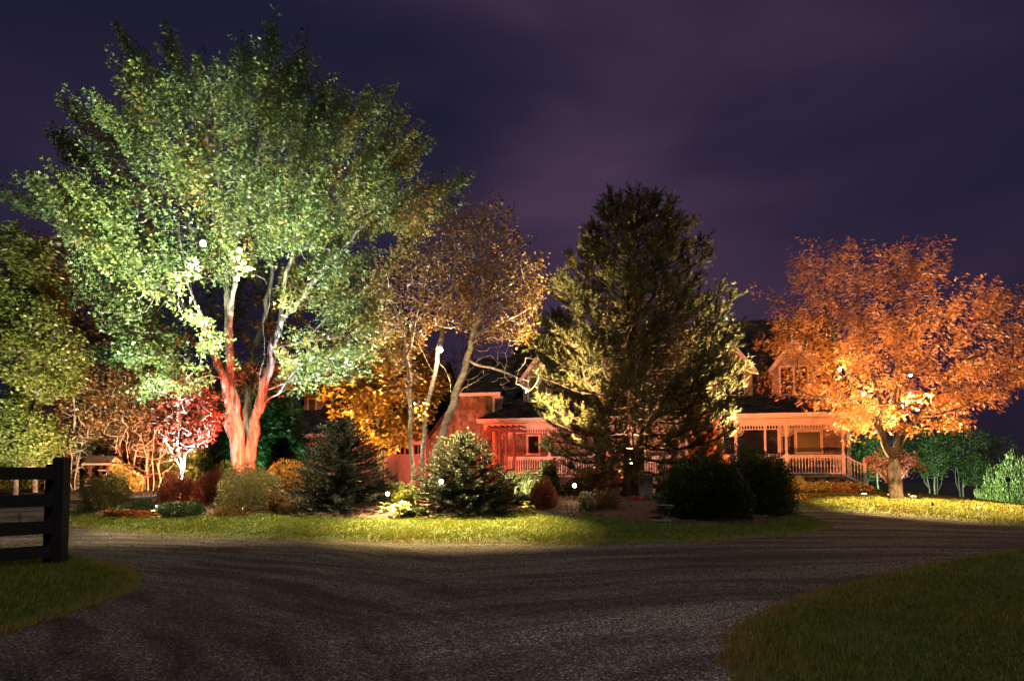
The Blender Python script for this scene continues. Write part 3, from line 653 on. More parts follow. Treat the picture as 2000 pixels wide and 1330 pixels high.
def win_px(px0, px1, py0, py1, v, mp_='glass', splits=None, fw=.1):
    u0, z1 = hp(px0, py0, v); u1, z0 = hp(px1, py1, v); return window(u0, u1, z0, z1, v, house, m_pane=mp_, fw=fw, splits=[hp(s_, 860, v)[0] for s_ in splits] if splits else None)
win_px(1413, 1519, 833, 886, .93, splits=[1438, 1494], fw=.13)
win_px(1556, 1602, 844, 882, 2.36, 'blind', fw=.12)
win_px(1032, 1052, 852, 885, 2.36, fw=.11)
win_px(1086, 1102, 842, 884, 2.36, fw=.11)
win_px(1300, 1325, 840, 886, .93, fw=.11)
# front door behind the pine
u0, _ = hp(1168, 860, 2.36); dr = hb('door', u0, u0+.95, 2.32, 2.38, FZ, FZ+2.1, M['door_brown'])
MB().box(u0-.11, u0, 2.30, 2.385, FZ, FZ+2.22).box(u0+.95, u0+1.06, 2.30, 2.385, FZ, FZ+2.22).box(u0, u0+.95, 2.30, 2.385, FZ+2.1, FZ+2.22).build('door_frame', M['white'], dr)
hb('pane', u0+.2, u0+.75, 2.305, 2.317, FZ+1.1, FZ+1.9, M['glass'], dr); MB().lathe([(.03, 0), (.03, .03)], 8, (u0+.08, 2.28, FZ+1.0)).build('door_handle', M['metal'], dr)
# --- posts, brackets, frieze, railings
POSTS = [hp(p_, 870, 0)[0] for p_ in (1647, 1536, 1437)]; dU = POSTS[1]-POSTS[2]
while POSTS[-1] > -15.5: POSTS.append(POSTS[-1]-dU)
post_me = MB().box(-.075, .075, -.075, .075, 0, 1.0).lathe([(.06, 1.0), (.075, 1.03), (.05, 1.08), (.068, 1.2), (.055, 1.7), (.072, 1.76), (.05, 1.8)], 10).box(-.075, .075, -.075, .075, 1.8, 2.33).mesh('porch_post')
bal_me = MB().box(-.022, .022, -.022, .022, 0, .14).lathe([(.02, .14), (.028, .17), (.014, .2), (.026, .32), (.014, .58), (.022, .62)], 6).box(-.022, .022, -.022, .022, .62, .76).mesh('baluster')
for me in (post_me, bal_me): me.materials.append(M['white'])
arc = MB()
for s0, s1 in ((.30, .02), (.17, .02)):
    pts = [(-s0*math.cos(a), 0, -s0*math.sin(a)) for a in np.linspace(0, math.pi/2, 7)]
    arc.tube(pts, .014, 4)
for a in np.linspace(.15, 1.42, 5): arc.bar((-.05*math.cos(a), 0, -.05*math.sin(a)), (-.30*math.cos(a), 0, -.30*math.sin(a)), .016, .02, (0, 1, 0))
brk_me = arc.mesh('bracket'); brk_me.materials.append(M['white'])
for u_ in POSTS:
    o = bpy.data.objects.new('porch_post', post_me); link(o, house); o.location = (u_, 0.07, FZ)
    for s_ in (1, -1):
        if (u_ == POSTS[0] and s_ < 0): continue
        b_ = bpy.data.objects.new('bracket', brk_me); link(b_, o); b_.location = (-.078*s_, 0, 2.12)
        b_.scale = (s_, 1, 1)
for k in range(len(POSTS)-1):
    a, b = POSTS[k+1]+.08, POSTS[k]-.08
    if k in (4,): continue                                          # the gap where the steps go up
    fr = MB().box(a, b, .045, .095, FZ+2.30, FZ+2.335).box(a, b, .045, .095, FZ+2.12, FZ+2.155).build('frieze', M['white'], house)
    sp_ = MB(); u = a+.06
    while u < b: sp_.box(u-.022, u+.022, .05, .09, FZ+2.155, FZ+2.30); u += .125
    sp_.build('spindles', M['white'], fr, kind='stuff')
    rl = MB().box(a, b, .03, .11, FZ+.87, FZ+.93).box(a, b, .045, .095, FZ+.80, FZ+.85).box(a, b, .045, .095, FZ+.07, FZ+.12).build('railing', M['white'], house)
    nb = 17
    for q in range(nb):
        o = bpy.data.objects.new('baluster', bal_me); link(o, rl); o.location = (a+(b-a)*(q+.5)/nb, .07, FZ+.09)
# right end of the porch: side rail, a flight of steps going down with a sloping rail
sr = MB().bar((POSTS[0]+.02, .2, FZ+.9), (POSTS[0]+.02, 2.3, FZ+.9), .08, .06).bar((POSTS[0]+.02, .2, FZ+.1), (POSTS[0]+.02, 2.3, FZ+.1), .05, .05).build('railing', M['white'], house)
for k in range(6):
    o = bpy.data.objects.new('baluster', bal_me); link(o, sr); o.location = (POSTS[0]+.02, .5+k*.33, FZ+.09)
u0 = POSTS[0]+.1; un = u0+.78
for k in range(3): hb('step', u0+.06+.26*k, u0+.34+.26*k, .12, 1.5, FZ-.26-.18*k, FZ-.2-.18*k, M['board'])
sr = MB().bar((u0-.02, .1, FZ+.86), (un, .1, FZ+.44), .07, .06, (0, 0, 1)).bar((u0-.02, .1, FZ+.02), (un, .1, FZ-.42), .05, .1).build('stair_railing', M['white'], house)
for k in range(5):
    o = bpy.data.objects.new('baluster', bal_me); link(o, sr); o.location = (u0+.1+k*.13, .1, FZ+.02-k*.07)
MB().box(un-.065, un+.065, .035, .165, GZ-.1, FZ+.66).lathe([(.07, 0), (.08, .03), (.05, .07), (.06, .11), (.01, .16)], 10, (un, .1, FZ+.66)).build('newel_post', M['white'], house)
# --- dormers
def dormer(uc, hw, z0, ze, zp, v, win, mp_='glass'):
    "gabled dormer: face at v, its roof runs back into the main roof"
    vb = KV+(zp-KZ)+.1
    d_ = MB().add([(uc-hw, v, z0), (uc+hw, v, z0), (uc+hw, v, ze), (uc, v, zp), (uc-hw, v, ze), (uc-hw, vb, z0), (uc+hw, vb, z0), (uc+hw, vb, ze), (uc, vb, zp), (uc-hw, vb, ze)],
                  [(0,1,2,3,4), (1,6,7,2), (0,4,9,5), (2,7,8,3), (3,8,9,4)]).build('dormer', M['board'], house)
    ba = MB(); u = uc-hw+.16
    while u < uc+hw-.1:
        zt = ze+(zp-ze)*(1-abs(u-uc)/hw)-.02; inw = abs(u-uc) < win[0]+.1
        if inw: ba.box(u-.018, u+.018, v-.022, v, z0, win[1]-.09).box(u-.018, u+.018, v-.022, v, win[2]+.09, zt)
        else: ba.box(u-.018, u+.018, v-.022, v, z0, zt)
        u += .19
    ba.build('batten', M['board'], d_, kind='stuff')
    ov = .22; sl = (zp-ze)/hw
    for s_ in (-1, 1):
        A_ = (uc+s_*(hw+ov), v-.25, ze-ov*sl); B_ = (uc, v-.25, zp+.03); C_ = (uc, vb, zp+.03); D_ = (uc+s_*(hw+ov), vb, ze-ov*sl)
        qd = [A_, D_, C_, B_] if s_ > 0 else [D_, A_, B_, C_]
        sb = slab(qd, .1); sb.build('dormer_roof', M['roof'], d_); roof_plane(qd, 8, .3, d_, seed=7, lift=.02)
        MB().bar((uc+s_*(hw+ov), v-.262, ze-ov*sl-.09), (uc, v-.262, zp-.07), .03, .19, (0, 0, 1)).build('rake_board', M['white'], d_)
        MB().box(uc+s_*hw-.075, uc+s_*hw+.075, v-.03, v-.003, z0, ze-.05).build('corner_board', M['board'], d_)
        MB().box(min(uc+s_*hw, uc+s_*(hw+ov)), max(uc+s_*hw, uc+s_*(hw+ov)), v-.24, v+.1, ze-ov*sl-.2, ze-ov*sl-.14).build('eave_return', M['white'], d_)
    wu, wz0, wz1 = win
    f = MB(); fw = .08
    f.box(uc-wu-fw, uc-wu, v-.06, v, wz0-fw, wz1+fw).box(uc+wu, uc+wu+fw, v-.06, v, wz0-fw, wz1+fw).box(uc-wu, uc+wu, v-.06, v, wz1, wz1+fw).box(uc-wu, uc+wu, v-.075, v, wz0-fw, wz0).box(uc-.045, uc+.045, v-.055, v, wz0, wz1)
    f.build('window_frame', M['white'], d_)
    for a, b in ((uc-wu, uc-.045), (uc+.045, uc+wu)): MB().box(a-.004, b+.004, v-.02, v-.01, wz0-.004, wz1+.004).build('pane', M[mp_], d_)
vd = 2.55
for pxc, hwp, p0, pe, pp, mp_ in ((1050, 26, 790, 733, 699, 'pane_green'), (1186, 28, 786, 727, 688, 'pane_green'), (1427, 40, 778, 714, 668, 'glass'), (1551, 41, 776, 712, 664, 'glass')):
    uc, z0 = hp(pxc, p0, vd); _, ze = hp(pxc, pe, vd); _, zp = hp(pxc, pp, vd); hw = hp(pxc+hwp, p0, vd)[0]-uc
    dormer(uc, hw, z0-.25, ze, zp, vd, (hw*.64, z0+.18, ze-.12), mp_)
# --- wing with the red lit shingle wall
vw = .9; W_ = [hp(a, b, vw) for a, b in ((829, 862), (899, 768), (966, 766))]
(wu0, wz0), (wu1, wz1), (wu2, wz2) = W_
pl = [(wu0, GZ-.3), (wu2, GZ-.3), (wu2, wz2), (wu1, wz2), (wu0, wz0)]
MB().prism(pl, vw, 7.0).build('wall', M['siding'], house)
siding_patch('shingle_siding', pl, vw-.002, .17, .20, M['shingle'], house, lift=.028, seed=11)
q = [(wu1-.3, vw-.4, wz2-.06), (wu2+.42, vw-.4, wz2-.06), (wu2+.3, 5.2, 8.25), (wu1-.6, 5.2, 8.25)]
o = slab(q, .1).build('roof', M['roof'], house); roof_plane(q, 18, .34, o, seed=12)
q = [(wu0-.25, vw-.25, wz0-.35), (wu0-.25, 6.5, wz0-.35), (wu1, 6.5, wz2+.02), (wu1, vw-.25, wz2+.02)]
slab([q[0], q[3], q[2], q[1]], .14).build('roof', M['roof'], house)
MB().box(wu1-.25, wu2+.42, vw-.44, vw-.38, wz2-.22, wz2-.05).box(wu2-.02, wu2+.42, vw-.375, vw+.1, wz2-.34, wz2-.225).build('eave_board', M['white'], house)
hb('corner_board', wu2-.11, wu2+.02, vw-.05, vw-.003, GZ, wz2-.34, M['white'])
# --- garage wing at the left
GL, GRr, gv = hp(556, 900, .25)[0], wu0, .25
GE = hp(560, 847, -.3)[1]; gl = hp(546, 847, -.3)[0]
MB().box(GL, GRr+.3, gv, 9.4, GZ-.3, GE-.06).build('wall', M['siding'], house)
MB().add([(GL, gv, GE-.06), (GL, 9.4, GE-.06), (GL, 4.8, GE+4.2)], [(0, 2, 1)]).build('wall', M['siding'], house)
q = [(gl, -.3, GE), (GRr+.1, -.3, GE), (GRr+.1, 4.8, GE+4.5), (gl, 4.8, GE+4.5)]
o = slab(q, .12); s2 = slab([(GRr+.1, 9.9, GE), (gl, 9.9, GE), (gl, 4.8, GE+4.5), (GRr+.1, 4.8, GE+4.5)], .12); o.add(s2.v, s2.f)
o = o.build('garage_roof', M['roof'], house); roof_plane(q, 26, .34, o, seed=21)
MB().box(gl, GRr+.1, -.36, -.303, GE-.19, GE-.02).build('fascia', M['white'], house); hb('soffit', gl+.05, GRr, -.3, gv-.003, GE-.2, GE-.16, M['board'])
siding_patch('shingle_siding', [(GL, GZ), (GRr, GZ), (GRr, GE-.2), (GL, GE-.2)], gv-.002, .12, .2, M['shingle'], house, lift=.03, seed=22)
def garage_door(px0, px1, pyt):
    u0, zt = hp(px0, pyt, gv-.05); u1, _ = hp(px1, pyt, gv-.05); dz = (zt-GZ)/4
    d_ = MB().box(u0, u1, gv-.07, gv-.035, GZ, zt).build('garage_door', M['door_red'], house)
    MB().box(u0-.16, u0, gv-.11, gv-.036, GZ, zt+.17).box(u1, u1+.16, gv-.11, gv-.036, GZ, zt+.17).box(u0, u1, gv-.11, gv-.036, zt, zt+.17).build('door_frame', M['white'], d_)
    nc = 6 if u1-u0 > 2.2 else 4; cw = (u1-u0)/nc
    for r_ in range(4):
        for c in range(nc):
            a = u0+c*cw+.05; b = a+cw-.1; z0 = GZ+r_*dz+.05; z1 = z0+dz-.1
            if r_ == 3:
                MB().box(a, b, gv-.085, gv-.072, z0, z1).build('pane', M['glass'], d_)
                MB().box((a+b)/2-.012, (a+b)/2+.012, gv-.097, gv-.0852, z0, z1).build('muntin', M['white'], d_)
            else: MB().box(a, b, gv-.09, gv-.0715, z0, z1).build('panel', M['door_red'], d_)
MB().box(wu2-.05, UL+.5, 2.0, 7.0, GZ-.3, 4.9).build('wall', M['siding'], house)
garage_door(602, 690, 871); garage_door(757, 826, 868)
u0, zt = hp(586, 874, gv); u1, _ = hp(598, 874, gv)
sd = hb('side_door', u0, u1, gv-.06, gv-.035, GZ, zt+.1, M['door_brown']); hb('pane', u0+.06, u1-.06, gv-.075, gv-.062, zt-.35, zt, M['glass'], sd)
hb('door_frame', u0-.14, u0-.004, gv-.12, gv-.036, GZ, zt+.25, M['white'], sd)
# its dormer, seen with its right cheek, has a tall window
uc, z0 = hp(610, 833, 1.35); _, ze = hp(610, 772, 1.35); vd_save = KV; hw = hp(627, 830, 1.35)[0]-uc
dm = MB().box(uc-hw, uc+hw, 1.35, 4.4, z0-.3, ze+.15).build('dormer', M['board'], house)
q = [(uc-hw-.3, 1.0, ze+.16), (uc+hw+.3, 1.0, ze+.16), (uc+hw+.3, 4.6, ze+.9), (uc-hw-.3, 4.6, ze+.9)]
slab(q, .12).build('dormer_roof', M['roof'], dm)
a, zb = hp(603, 815, 1.35); b, zt = hp(617, 780, 1.35)
MB().box(a-.08, a, 1.29, 1.35, zb-.08, zt+.08).box(b, b+.08, 1.29, 1.35, zb-.08, zt+.08).box(a, b, 1.29, 1.35, zt, zt+.08).box(a, b, 1.27, 1.35, zb-.08, zb).build('window_frame', M['white'], dm)
MB().box(a-.004, b+.004, 1.325, 1.338, zb-.004, zt+.004).build('pane', M['blind'], dm)

# ================================================================== THINGS ABOUT THE HOUSE
def hw_(u, v, z): return (HX+u*ca+v*sa, HY-u*sa+v*ca, z)
# arbor of red-brown wood left of the porch
ar = empty('garden_arbor', hw_(hp(985, 860, -1.6)[0], -1.6, float(g(-.4, 33))), 'dark red-brown wooden arbor with curved braces standing against the left end of the porch', 'arbor', rz=R(HA))
for u_, v_ in ((-.42, 0), (.12, -.1), (-.42, .7), (.32, .7)):
    MB().box(u_-.055, u_+.055, v_-.055, v_+.055, 0, 2.9).build('post', M['arbor'], ar)
for v_ in (-.1, .7): MB().bar((-.85, v_-.07, 2.82), (.95, v_-.07, 2.72), .05, .14).build('beam', M['arbor'], ar)
for k in range(6): MB().bar((-.7+k*.3, -.45, 2.93), (-.7+k*.3, 1.1, 2.93), .045, .09).build('rafter', M['arbor'], ar)
for s_, u_ in ((1, -.42), (-1, .12)): MB().tube([(u_+s_*.04, -.1, 2.2), (u_+s_*.12, -.1, 2.45), (u_+s_*.26, -.1, 2.65), (u_+s_*.45, -.1, 2.78)], .035, 5).build('brace', M['arbor'], ar)
# two iron chairs and a little table behind the right railing
def iron_chair(u, v, rz, label):
    p_ = hw_(u, v, FZ+.004); t_ = empty('iron_chair', p_, label, 'chair', 'wrought iron chairs on the porch', rz)
    MB().lathe([(.2, .43), (.22, .44), (.22, .46), (.2, .465)], 12).build('seat', M['white'], t_)
    bk = MB().tube([(-.19, .17, .45), (-.21, .2, .75), (-.1, .22, .92), (0, .22, .95), (.1, .22, .92), (.21, .2, .75), (.19, .17, .45)], .014, 5)
    for r_, cz in ((.08, .62), (.06, .78)):
        for sx_ in (-.07, .07): bk.tube([(sx_+r_*math.cos(a), .2, cz+r_*math.sin(a)) for a in np.linspace(0, 5.4, 9)], .011, 4)
    bk.build('backrest', M['white'], t_)
    for a in (.8, 2.35, 3.9, 5.5): MB().tube([(.17*math.cos(a), .17*math.sin(a), .44), (.15*math.cos(a), .15*math.sin(a), .2), (.23*math.cos(a), .23*math.sin(a), 0)], .013, 5).build('leg', M['white'], t_)
u1, _ = hp(1592, 900, 1.2); u2, _ = hp(1632, 900, 1.2)
iron_chair(u1, 1.2, .4, 'ornate pale iron chair behind the right porch railing, under the lit window')
iron_chair(u2, 1.1, -.5, 'ornate pale iron chair behind the railing next to the corner post of the porch')
tb = empty('porch_table', hw_((u1+u2)/2, 1.25, FZ+.004), 'small round iron table between the two porch chairs', 'table')
MB().lathe([(.02, .70), (.27, .70), (.28, .715), (.27, .73), (.02, .73)], 14).build('tabletop', M['white'], tb)
MB().lathe([(.16, 0), (.14, .03), (.025, .08), (.02, .69)], 8).build('leg', M['white'], tb)
# a small carved ornament on the wall above the lit window
u0, z0 = hp(1588, 831, 2.3); orn = MB()
for k in range(5): orn.lathe([(.02, -.02), (.055+.02*(k % 2), .0), (.05, .05), (.01, .07)], 7, (u0-.24+k*.12, 0, z0+(.05 if k % 2 else 0)))
o = orn.build('wall_ornament', M['white'], None, loc=(0, 0, 0)); o.matrix_world = Matrix.Translation(Vector((HX, HY, 0))) @ Matrix.Rotation(R(HA), 4, 'Z') @ Matrix.Translation(Vector((0, 2.3, 0)))
tag(o, 'small pale ornament hanging on the porch wall above the lit window', 'ornament')
# ---------------------------------------------------------------- board fence in the left foreground
fp = G(114, 1108); fz = float(g(*fp))
fe = empty('board_fence', (fp[0], fp[1], fz), 'black four-board fence with a square end post at the left of the drive', 'fence')
MB().box(-.085, .085, -.085, .085, -.1, 1.62).add([(-.085,-.085,1.62),(.085,-.085,1.62),(.085,.085,1.62),(-.085,.085,1.62),(-.06,-.06,1.65),(.06,-.06,1.65),(.06,.06,1.65),(-.06,.06,1.65)], [(4,5,6,7),(0,1,5,4),(1,2,6,5),(2,3,7,6),(3,0,4,7)]).build('post', M['wood_black'], fe)
MB().box(-.20, -.087, -.06, .09, 0.05, 1.54).build('batten', M['wood_black'], fe)
dx, dy = -2.35, -2.6                                               # the run comes towards the camera on the left
for k in range(1, 4): MB().box(dx*k-.08, dx*k+.08, dy*k-.08, dy*k+.08, -.1, 1.6).build('post', M['wood_black'], fe)
for z0, z1 in ((1.30, 1.48), (.90, 1.08), (.50, .69), (.145, .33)):
    MB().bar((-.05, -.10, (z0+z1)/2+.015), (dx*3-.05, dy*3-.10, (z0+z1)/2), .035, z1-z0).build('rail', M['wood_black'], fe)
# ---------------------------------------------------------------- wishing well at the edge of the woods
wx, wy = G(203, 962); wz = float(g(wx, wy)); 
we = empty('wishing_well', (wx, wy, wz), 'small wooden wishing well with a shingled gable roof at the edge of the woods', 'well', rz=R(-18))
MB().prism([(-.74, 1.22), (.74, 1.22), (.52, 1.55), (-.60, 1.55)], -.33, .33).build('roof', M['roof'], we)
MB().bar((-.78, -.42, 1.20), (.74, -.42, 1.20), .03, .07).build('fascia', M['concrete'], we)
MB().add([(.745, -.40, 1.2), (.745, .40, 1.2), (.56, 0, 1.52), (.735, -.40, 1.2), (.735, .40, 1.2), (.55, 0, 1.52)], [(0,1,2),(5,4,3),(0,2,5,3),(1,4,5,2)]).build('gable_panel', M['concrete'], we)
for a, b in ((-.5, -.25), (.46, -.25), (-.5, .25), (.46, .25)): MB().box(a-.04, a+.04, b-.04, b+.04, 0, 1.23).build('post', M['arbor'], we)
for k in range(5):
    MB().box(-.62, -.30, -.40, -.36, .06+.12*k, .13+.12*k).build('slat', M['concrete'], we)
    MB().box(-.28, .58, -.40, -.36, .06+.12*k, .15+.12*k).build('board', M['arbor'], we)
MB().bar((-.35, 0, .95), (.3, 0, .95), .06, .06).build('crossbar', M['concrete'], we); MB().bar((-.63, -.4, 0), (-.63, -.4, .7), .05, .05).build('corner_post', M['concrete'], we)
# ================================================================== TREES
def limb(pts):
    "points (px, py, depth)"
    return np.array([P(a, b, d) for a, b, d in pts])
def tree_base(name, px, Y, label, cat='tree', group=None, py=None):
    x = float(P(px, 990, Y)[0]); z = float(g(x, Y)); return empty(name, (x, Y, z), label, cat, group), np.array([x, Y, z])
def localise(objs, root):
    for o in objs:
        if o is None: continue
        l = root.location; n = len(o.data.vertices); a = np.empty(n*3, np.float32); o.data.vertices.foreach_get('co', a)
        a = a.reshape(-1, 3)-np.array(l, np.float32); o.data.vertices.foreach_set('co', a.ravel()); o.data.update()
# ---------------------------------------------------------------- the great maple
root, b0 = tree_base('maple_tree', 477, 22, 'huge many-stemmed green maple, the tallest tree, uplit at the left of the garden', 'tree'); MB_ = b0
D = 22
LMB = [limb([(474, 1000, D), (466, 940, D), (458, 880, D), (449, 820, D-.1), (441, 760, D-.2), (425, 700, D-.3), (403, 640, D-.5), (382, 590, D-.8), (362, 530, D-1), (345, 470, D-1.2), (320, 400, D-1.3)]),
       limb([(470, 980, D+.1), (470, 900, D), (464, 830, D), (455, 760, D), (449, 690, D), (446, 620, D), (444, 540, D+.1), (438, 460, D+.3), (428, 370, D+.6), (405, 280, D+1), (390, 180, D+1.2)]),
       limb([(450, 640, D), (458, 570, D-.4), (456, 500, D-.8), (470, 420, D-1.0), (500, 320, D-1), (530, 200, D-.8), (535, 90, D-.6)]),
       limb([(482, 985, D+.2), (486, 920, D+.1), (492, 850, D), (508, 780, D), (524, 710, D), (540, 655, D-.1), (552, 600, D-.2), (556, 545, D-.4), (570, 480, D-.6), (592, 420, D-.8), (620, 340, D-1), (660, 260, D-1)]),
       limb([(543, 650, D-.1), (578, 592, D-.6), (622, 540, D-1.0), (664, 495, D-1.3), (705, 440, D-1.5), (760, 380, D-1.4), (820, 360, D-1)]),
       limb([(478, 960, D+.3), (480, 860, D+.4), (482, 780, D+.6), (492, 690, D+1), (520, 600, D+1.4), (530, 500, D+1.8), (520, 400, D+2.2), (500, 280, D+2.4)]),
       limb([(512, 770, D), (540, 752, D-.5), (572, 742, D-1), (612, 736, D-1.5), (650, 722, D-2)]),
       limb([(530, 690, D), (560, 672, D-.6), (600, 660, D-1.2), (650, 662, D-1.8), (700, 650, D-2.2)]),
       limb([(500, 800, D), (540, 770, D-.3), (580, 720, D-.9), (620, 695, D-1.4), (690, 690, D-1.8)]),
       limb([(490, 850, D), (500, 800, D-.3), (506, 750, D-.5), (512, 690, D-.8), (522, 630, D-.9), (530, 570, D-1)]),
       limb([(420, 690, D-.3), (392, 668, D-.7), (350, 650, D-1.2), (300, 640, D-1.6), (250, 640, D-2)]),
       limb([(400, 630, D-.5), (350, 590, D-.4), (290, 540, D), (220, 500, D+.4), (150, 450, D+.6), (80, 385, D+.5)]),
       limb([(444, 560, D), (400, 480, D+1), (330, 400, D+1.8), (260, 320, D+2), (200, 260, D+1.6)]),
       limb([(440, 740, D-.3), (400, 735, D-1.0), (350, 745, D-1.6), (300, 770, D-2)])]
MAP = [(10,380),(45,345),(60,350),(110,362),(140,335),(105,285),(108,255),(150,255),(135,200),(150,198),(180,245),(225,240),(190,190),(215,185),(225,130),(235,45),(250,55),(260,110),(290,130),(310,110),(330,60),(345,75),(350,130),(385,90),(400,100),(415,135),(440,110),(465,135),(482,75),(500,85),(515,55),(538,32),(548,60),(560,85),(600,78),(605,120),(580,170),(640,150),(645,160),(620,200),(640,215),(635,240),(680,170),(700,210),(720,170),(715,220),(760,168),(778,195),(745,240),(800,265),(825,272),(790,300),(795,325),(840,345),(870,335),(905,350),(910,395),(895,400),(870,390),(850,440),(815,455),(810,500),(760,560),(735,600),(760,650),(735,690),(690,712),(640,745),(560,752),(500,738),(430,752),(345,778),(310,790),(295,775),(310,730),(212,722),(205,705),(235,690),(245,650),(190,630),(170,570),(150,510),(175,500),(165,470),(110,460),(130,420),(60,390)]
def keep(x, y, u):
    w_ = np.exp(-(((x-505)/150)**2+((y-620)/135)**2)**2)
    return rng.random(len(x)) > np.where(u < .35, .93, .35)*w_
MAP = [(a+(480-a)*.015, b+(620-b)*.05) for a, b in MAP]
T = crown_points(MAP, 2150, D, 5.2, .5, keep, 4, .33)
SP = [(15,380),(60,348),(112,258),(142,200),(192,190),(238,45),(332,62),(388,92),(482,76),(538,33),(600,80),(643,155),(682,172),(720,170),(762,170),(825,270),(905,352),(885,398),(130,458),(155,505),(208,712),(300,778),(90,395),(570,110),(640,225),(800,300)]
ex_ = []
for a, b in SP:
    b += (620-b)*.055
    c = np.array([455., 470.]); d_ = (c-np.array([a, b]))/np.hypot(c[0]-a, c[1]-b); yy = rng.normal()*1.3
    for k in range(24): t_ = 2+k*5.5; ex_.append(P(a+d_[0]*t_+rng.normal()*(2+t_*.07), b+d_[1]*t_+rng.normal()*(2+t_*.07), D+yy+rng.normal()*.3))
T = np.concatenate([T, np.array(ex_)])
A, PR, tips, od = skeleton(LMB, T, .45, .085)
wd, _ = wood('trunk', A, PR, tips, .00165, .65, M['bark'], root, flare=1.25, rmn=.009)
cen = P(480, 620, D)
lp, la, li = shoots(T, cen, 50, 1.0, .6)
pxl = lp[:, 0]/lp[:, 1]*F+1000
tn = .38+.16*np.sin(T[li, 0]*1.7+T[li, 2]*1.1+T[li, 1])+rng.normal(size=len(lp))*.13+.26*sstep((pxl-560)/220)*(rng.random(len(T))[li] < .5)+.30*(rng.random(len(T))[li] < .05)
cr_ = leaves('crown', lp, la, rng.uniform(.06, .135, len(lp)), T_MAPLE, LM['maple'], root, tn, flat=.35)
localise([wd, cr_], root)
# ---------------------------------------------------------------- amber honey locust at the right
D = 24.6
root, b0 = tree_base('locust_tree', 1752, D, 'amber autumn locust with feathery leaves on the right-hand lawn, lit from below', 'tree')
LMB = [limb([(1753, 990, D), (1750, 950, D), (1746, 915, D), (1742, 895, D)]),
       limb([(1742, 895, D), (1728, 860, D), (1712, 828, D-.1), (1692, 790, D-.3), (1668, 750, D-.6), (1648, 715, D-.9), (1628, 660, D-1.1), (1608, 590, D-1)]),
       limb([(1745, 905, D), (1752, 875, D), (1760, 840, D), (1755, 800, D-.2), (1745, 765, D-.5), (1756, 725, D-.7), (1748, 680, D-.8), (1742, 610, D-.6), (1750, 540, D-.2)]),
       limb([(1752, 880, D), (1768, 850, D+.1), (1786, 815, D+.2), (1812, 780, D+.1), (1850, 740, D), (1900, 700, D-.2), (1960, 660, D-.2)]),
       limb([(1755, 850, D), (1752, 800, D+.6), (1762, 740, D+1), (1775, 670, D+1.2), (1800, 600, D+1.2), (1815, 520, D+1)]),
       limb([(1700, 805, D-.2), (1660, 785, D-.6), (1610, 775, D-1), (1560, 765, D-1.2)]),
       limb([(1720, 845, D), (1722, 790, D+.5), (1700, 720, D+1), (1690, 640, D+1.3), (1660, 560, D+1.3)]),
       limb([(1786, 815, D+.2), (1830, 810, D-.4), (1880, 800, D-.8), (1940, 770, D-1)]),
       limb([(1756, 790, D), (1768, 760, D-1.2), (1777, 740, D-2.6)])]
LOC = [(1520,590),(1515,560),(1530,530),(1560,545),(1570,500),(1600,520),(1640,500),(1690,475),(1700,510),(1740,500),(1775,478),(1810,465),(1830,480),(1855,510),(1850,545),(1815,585),(1830,600),(1865,592),(1900,570),(1950,560),(1990,600),(2050,590),(2080,680),(2060,760),(1990,745),(1945,790),(1885,822),(1850,838),(1800,848),(1745,858),(1690,840),(1650,815),(1620,790),(1565,782),(1520,775),(1505,740),(1530,700),(1520,650),(1540,620)]
T = crown_points(LOC, 1250, D, 3.2, .55, None, 3, .24)
A, PR, tips, od = skeleton(LMB, T, .45, .05)
wd, _ = wood('trunk', A, PR, tips, .0028, .58, M['bark_dark'], root, flare=.4, rmn=.011)
lp, la, li = shoots(T, P(1750, 800, D), 22, .85, .35)
cr_ = leaves('crown', lp, la+np.array([0, 0, .1]), rng.uniform(.09, .19, len(lp)), T_FEATHER, LM['locust'], root, .5+rng.normal(size=len(lp))*.16+.15*np.sin(T[li, 0]*2+T[li, 2]*2), flat=.3)
localise([wd, cr_], root)
# ---------------------------------------------------------------- three birches
def birch(px, Y, pts, sub, poly, n, label, bare=None, per=9, R_=1.6, base_r=.0066, density=None, lsz=(.06, .12)):
    root, b0 = tree_base('birch_tree', px, Y, label, 'tree', 'birches in the middle of the garden')
    LMB = [limb(pts)]+[limb(s_) for s_ in sub]
    T = crown_points(poly, n, Y, R_, .7); T0 = T
    if bare: T = np.concatenate([T, crown_points(bare, 170, Y, 1.0, .8)])
    A, PR, tips, od = skeleton(LMB, T, .35, .045, .6)
    wd, _ = wood('trunk', A, PR, tips, base_r*.55, .52, M['bark_birch'], root, rmn=.0045)
    lp, la, li = shoots(T0, P(px, 800, Y), per, .5, .1, jit=.6)
    cr_ = leaves('crown', lp, la, rng.uniform(*lsz, len(lp)), T_OVAL, LM['birch'], root, .5+rng.normal(size=len(lp))*.2, width=1.3)
    localise([wd, cr_], root); return root
D = 19.8
birch(805, D, [(806, 990, D), (807, 920, D), (801, 860, D), (802, 790, D), (797, 720, D), (793, 660, D+.1), (775, 620, D+.2), (762, 580, D+.2)],
      [[(797, 700, D), (808, 650, D), (818, 600, D), (822, 540, D)]],
      [(745, 640), (735, 560), (770, 500), (820, 480), (850, 540), (840, 620), (822, 700), (830, 780), (820, 825), (790, 790), (760, 720)], 240,
      'slender birch nearest the drive, forking high, left of the other two birches')
D = 20.4
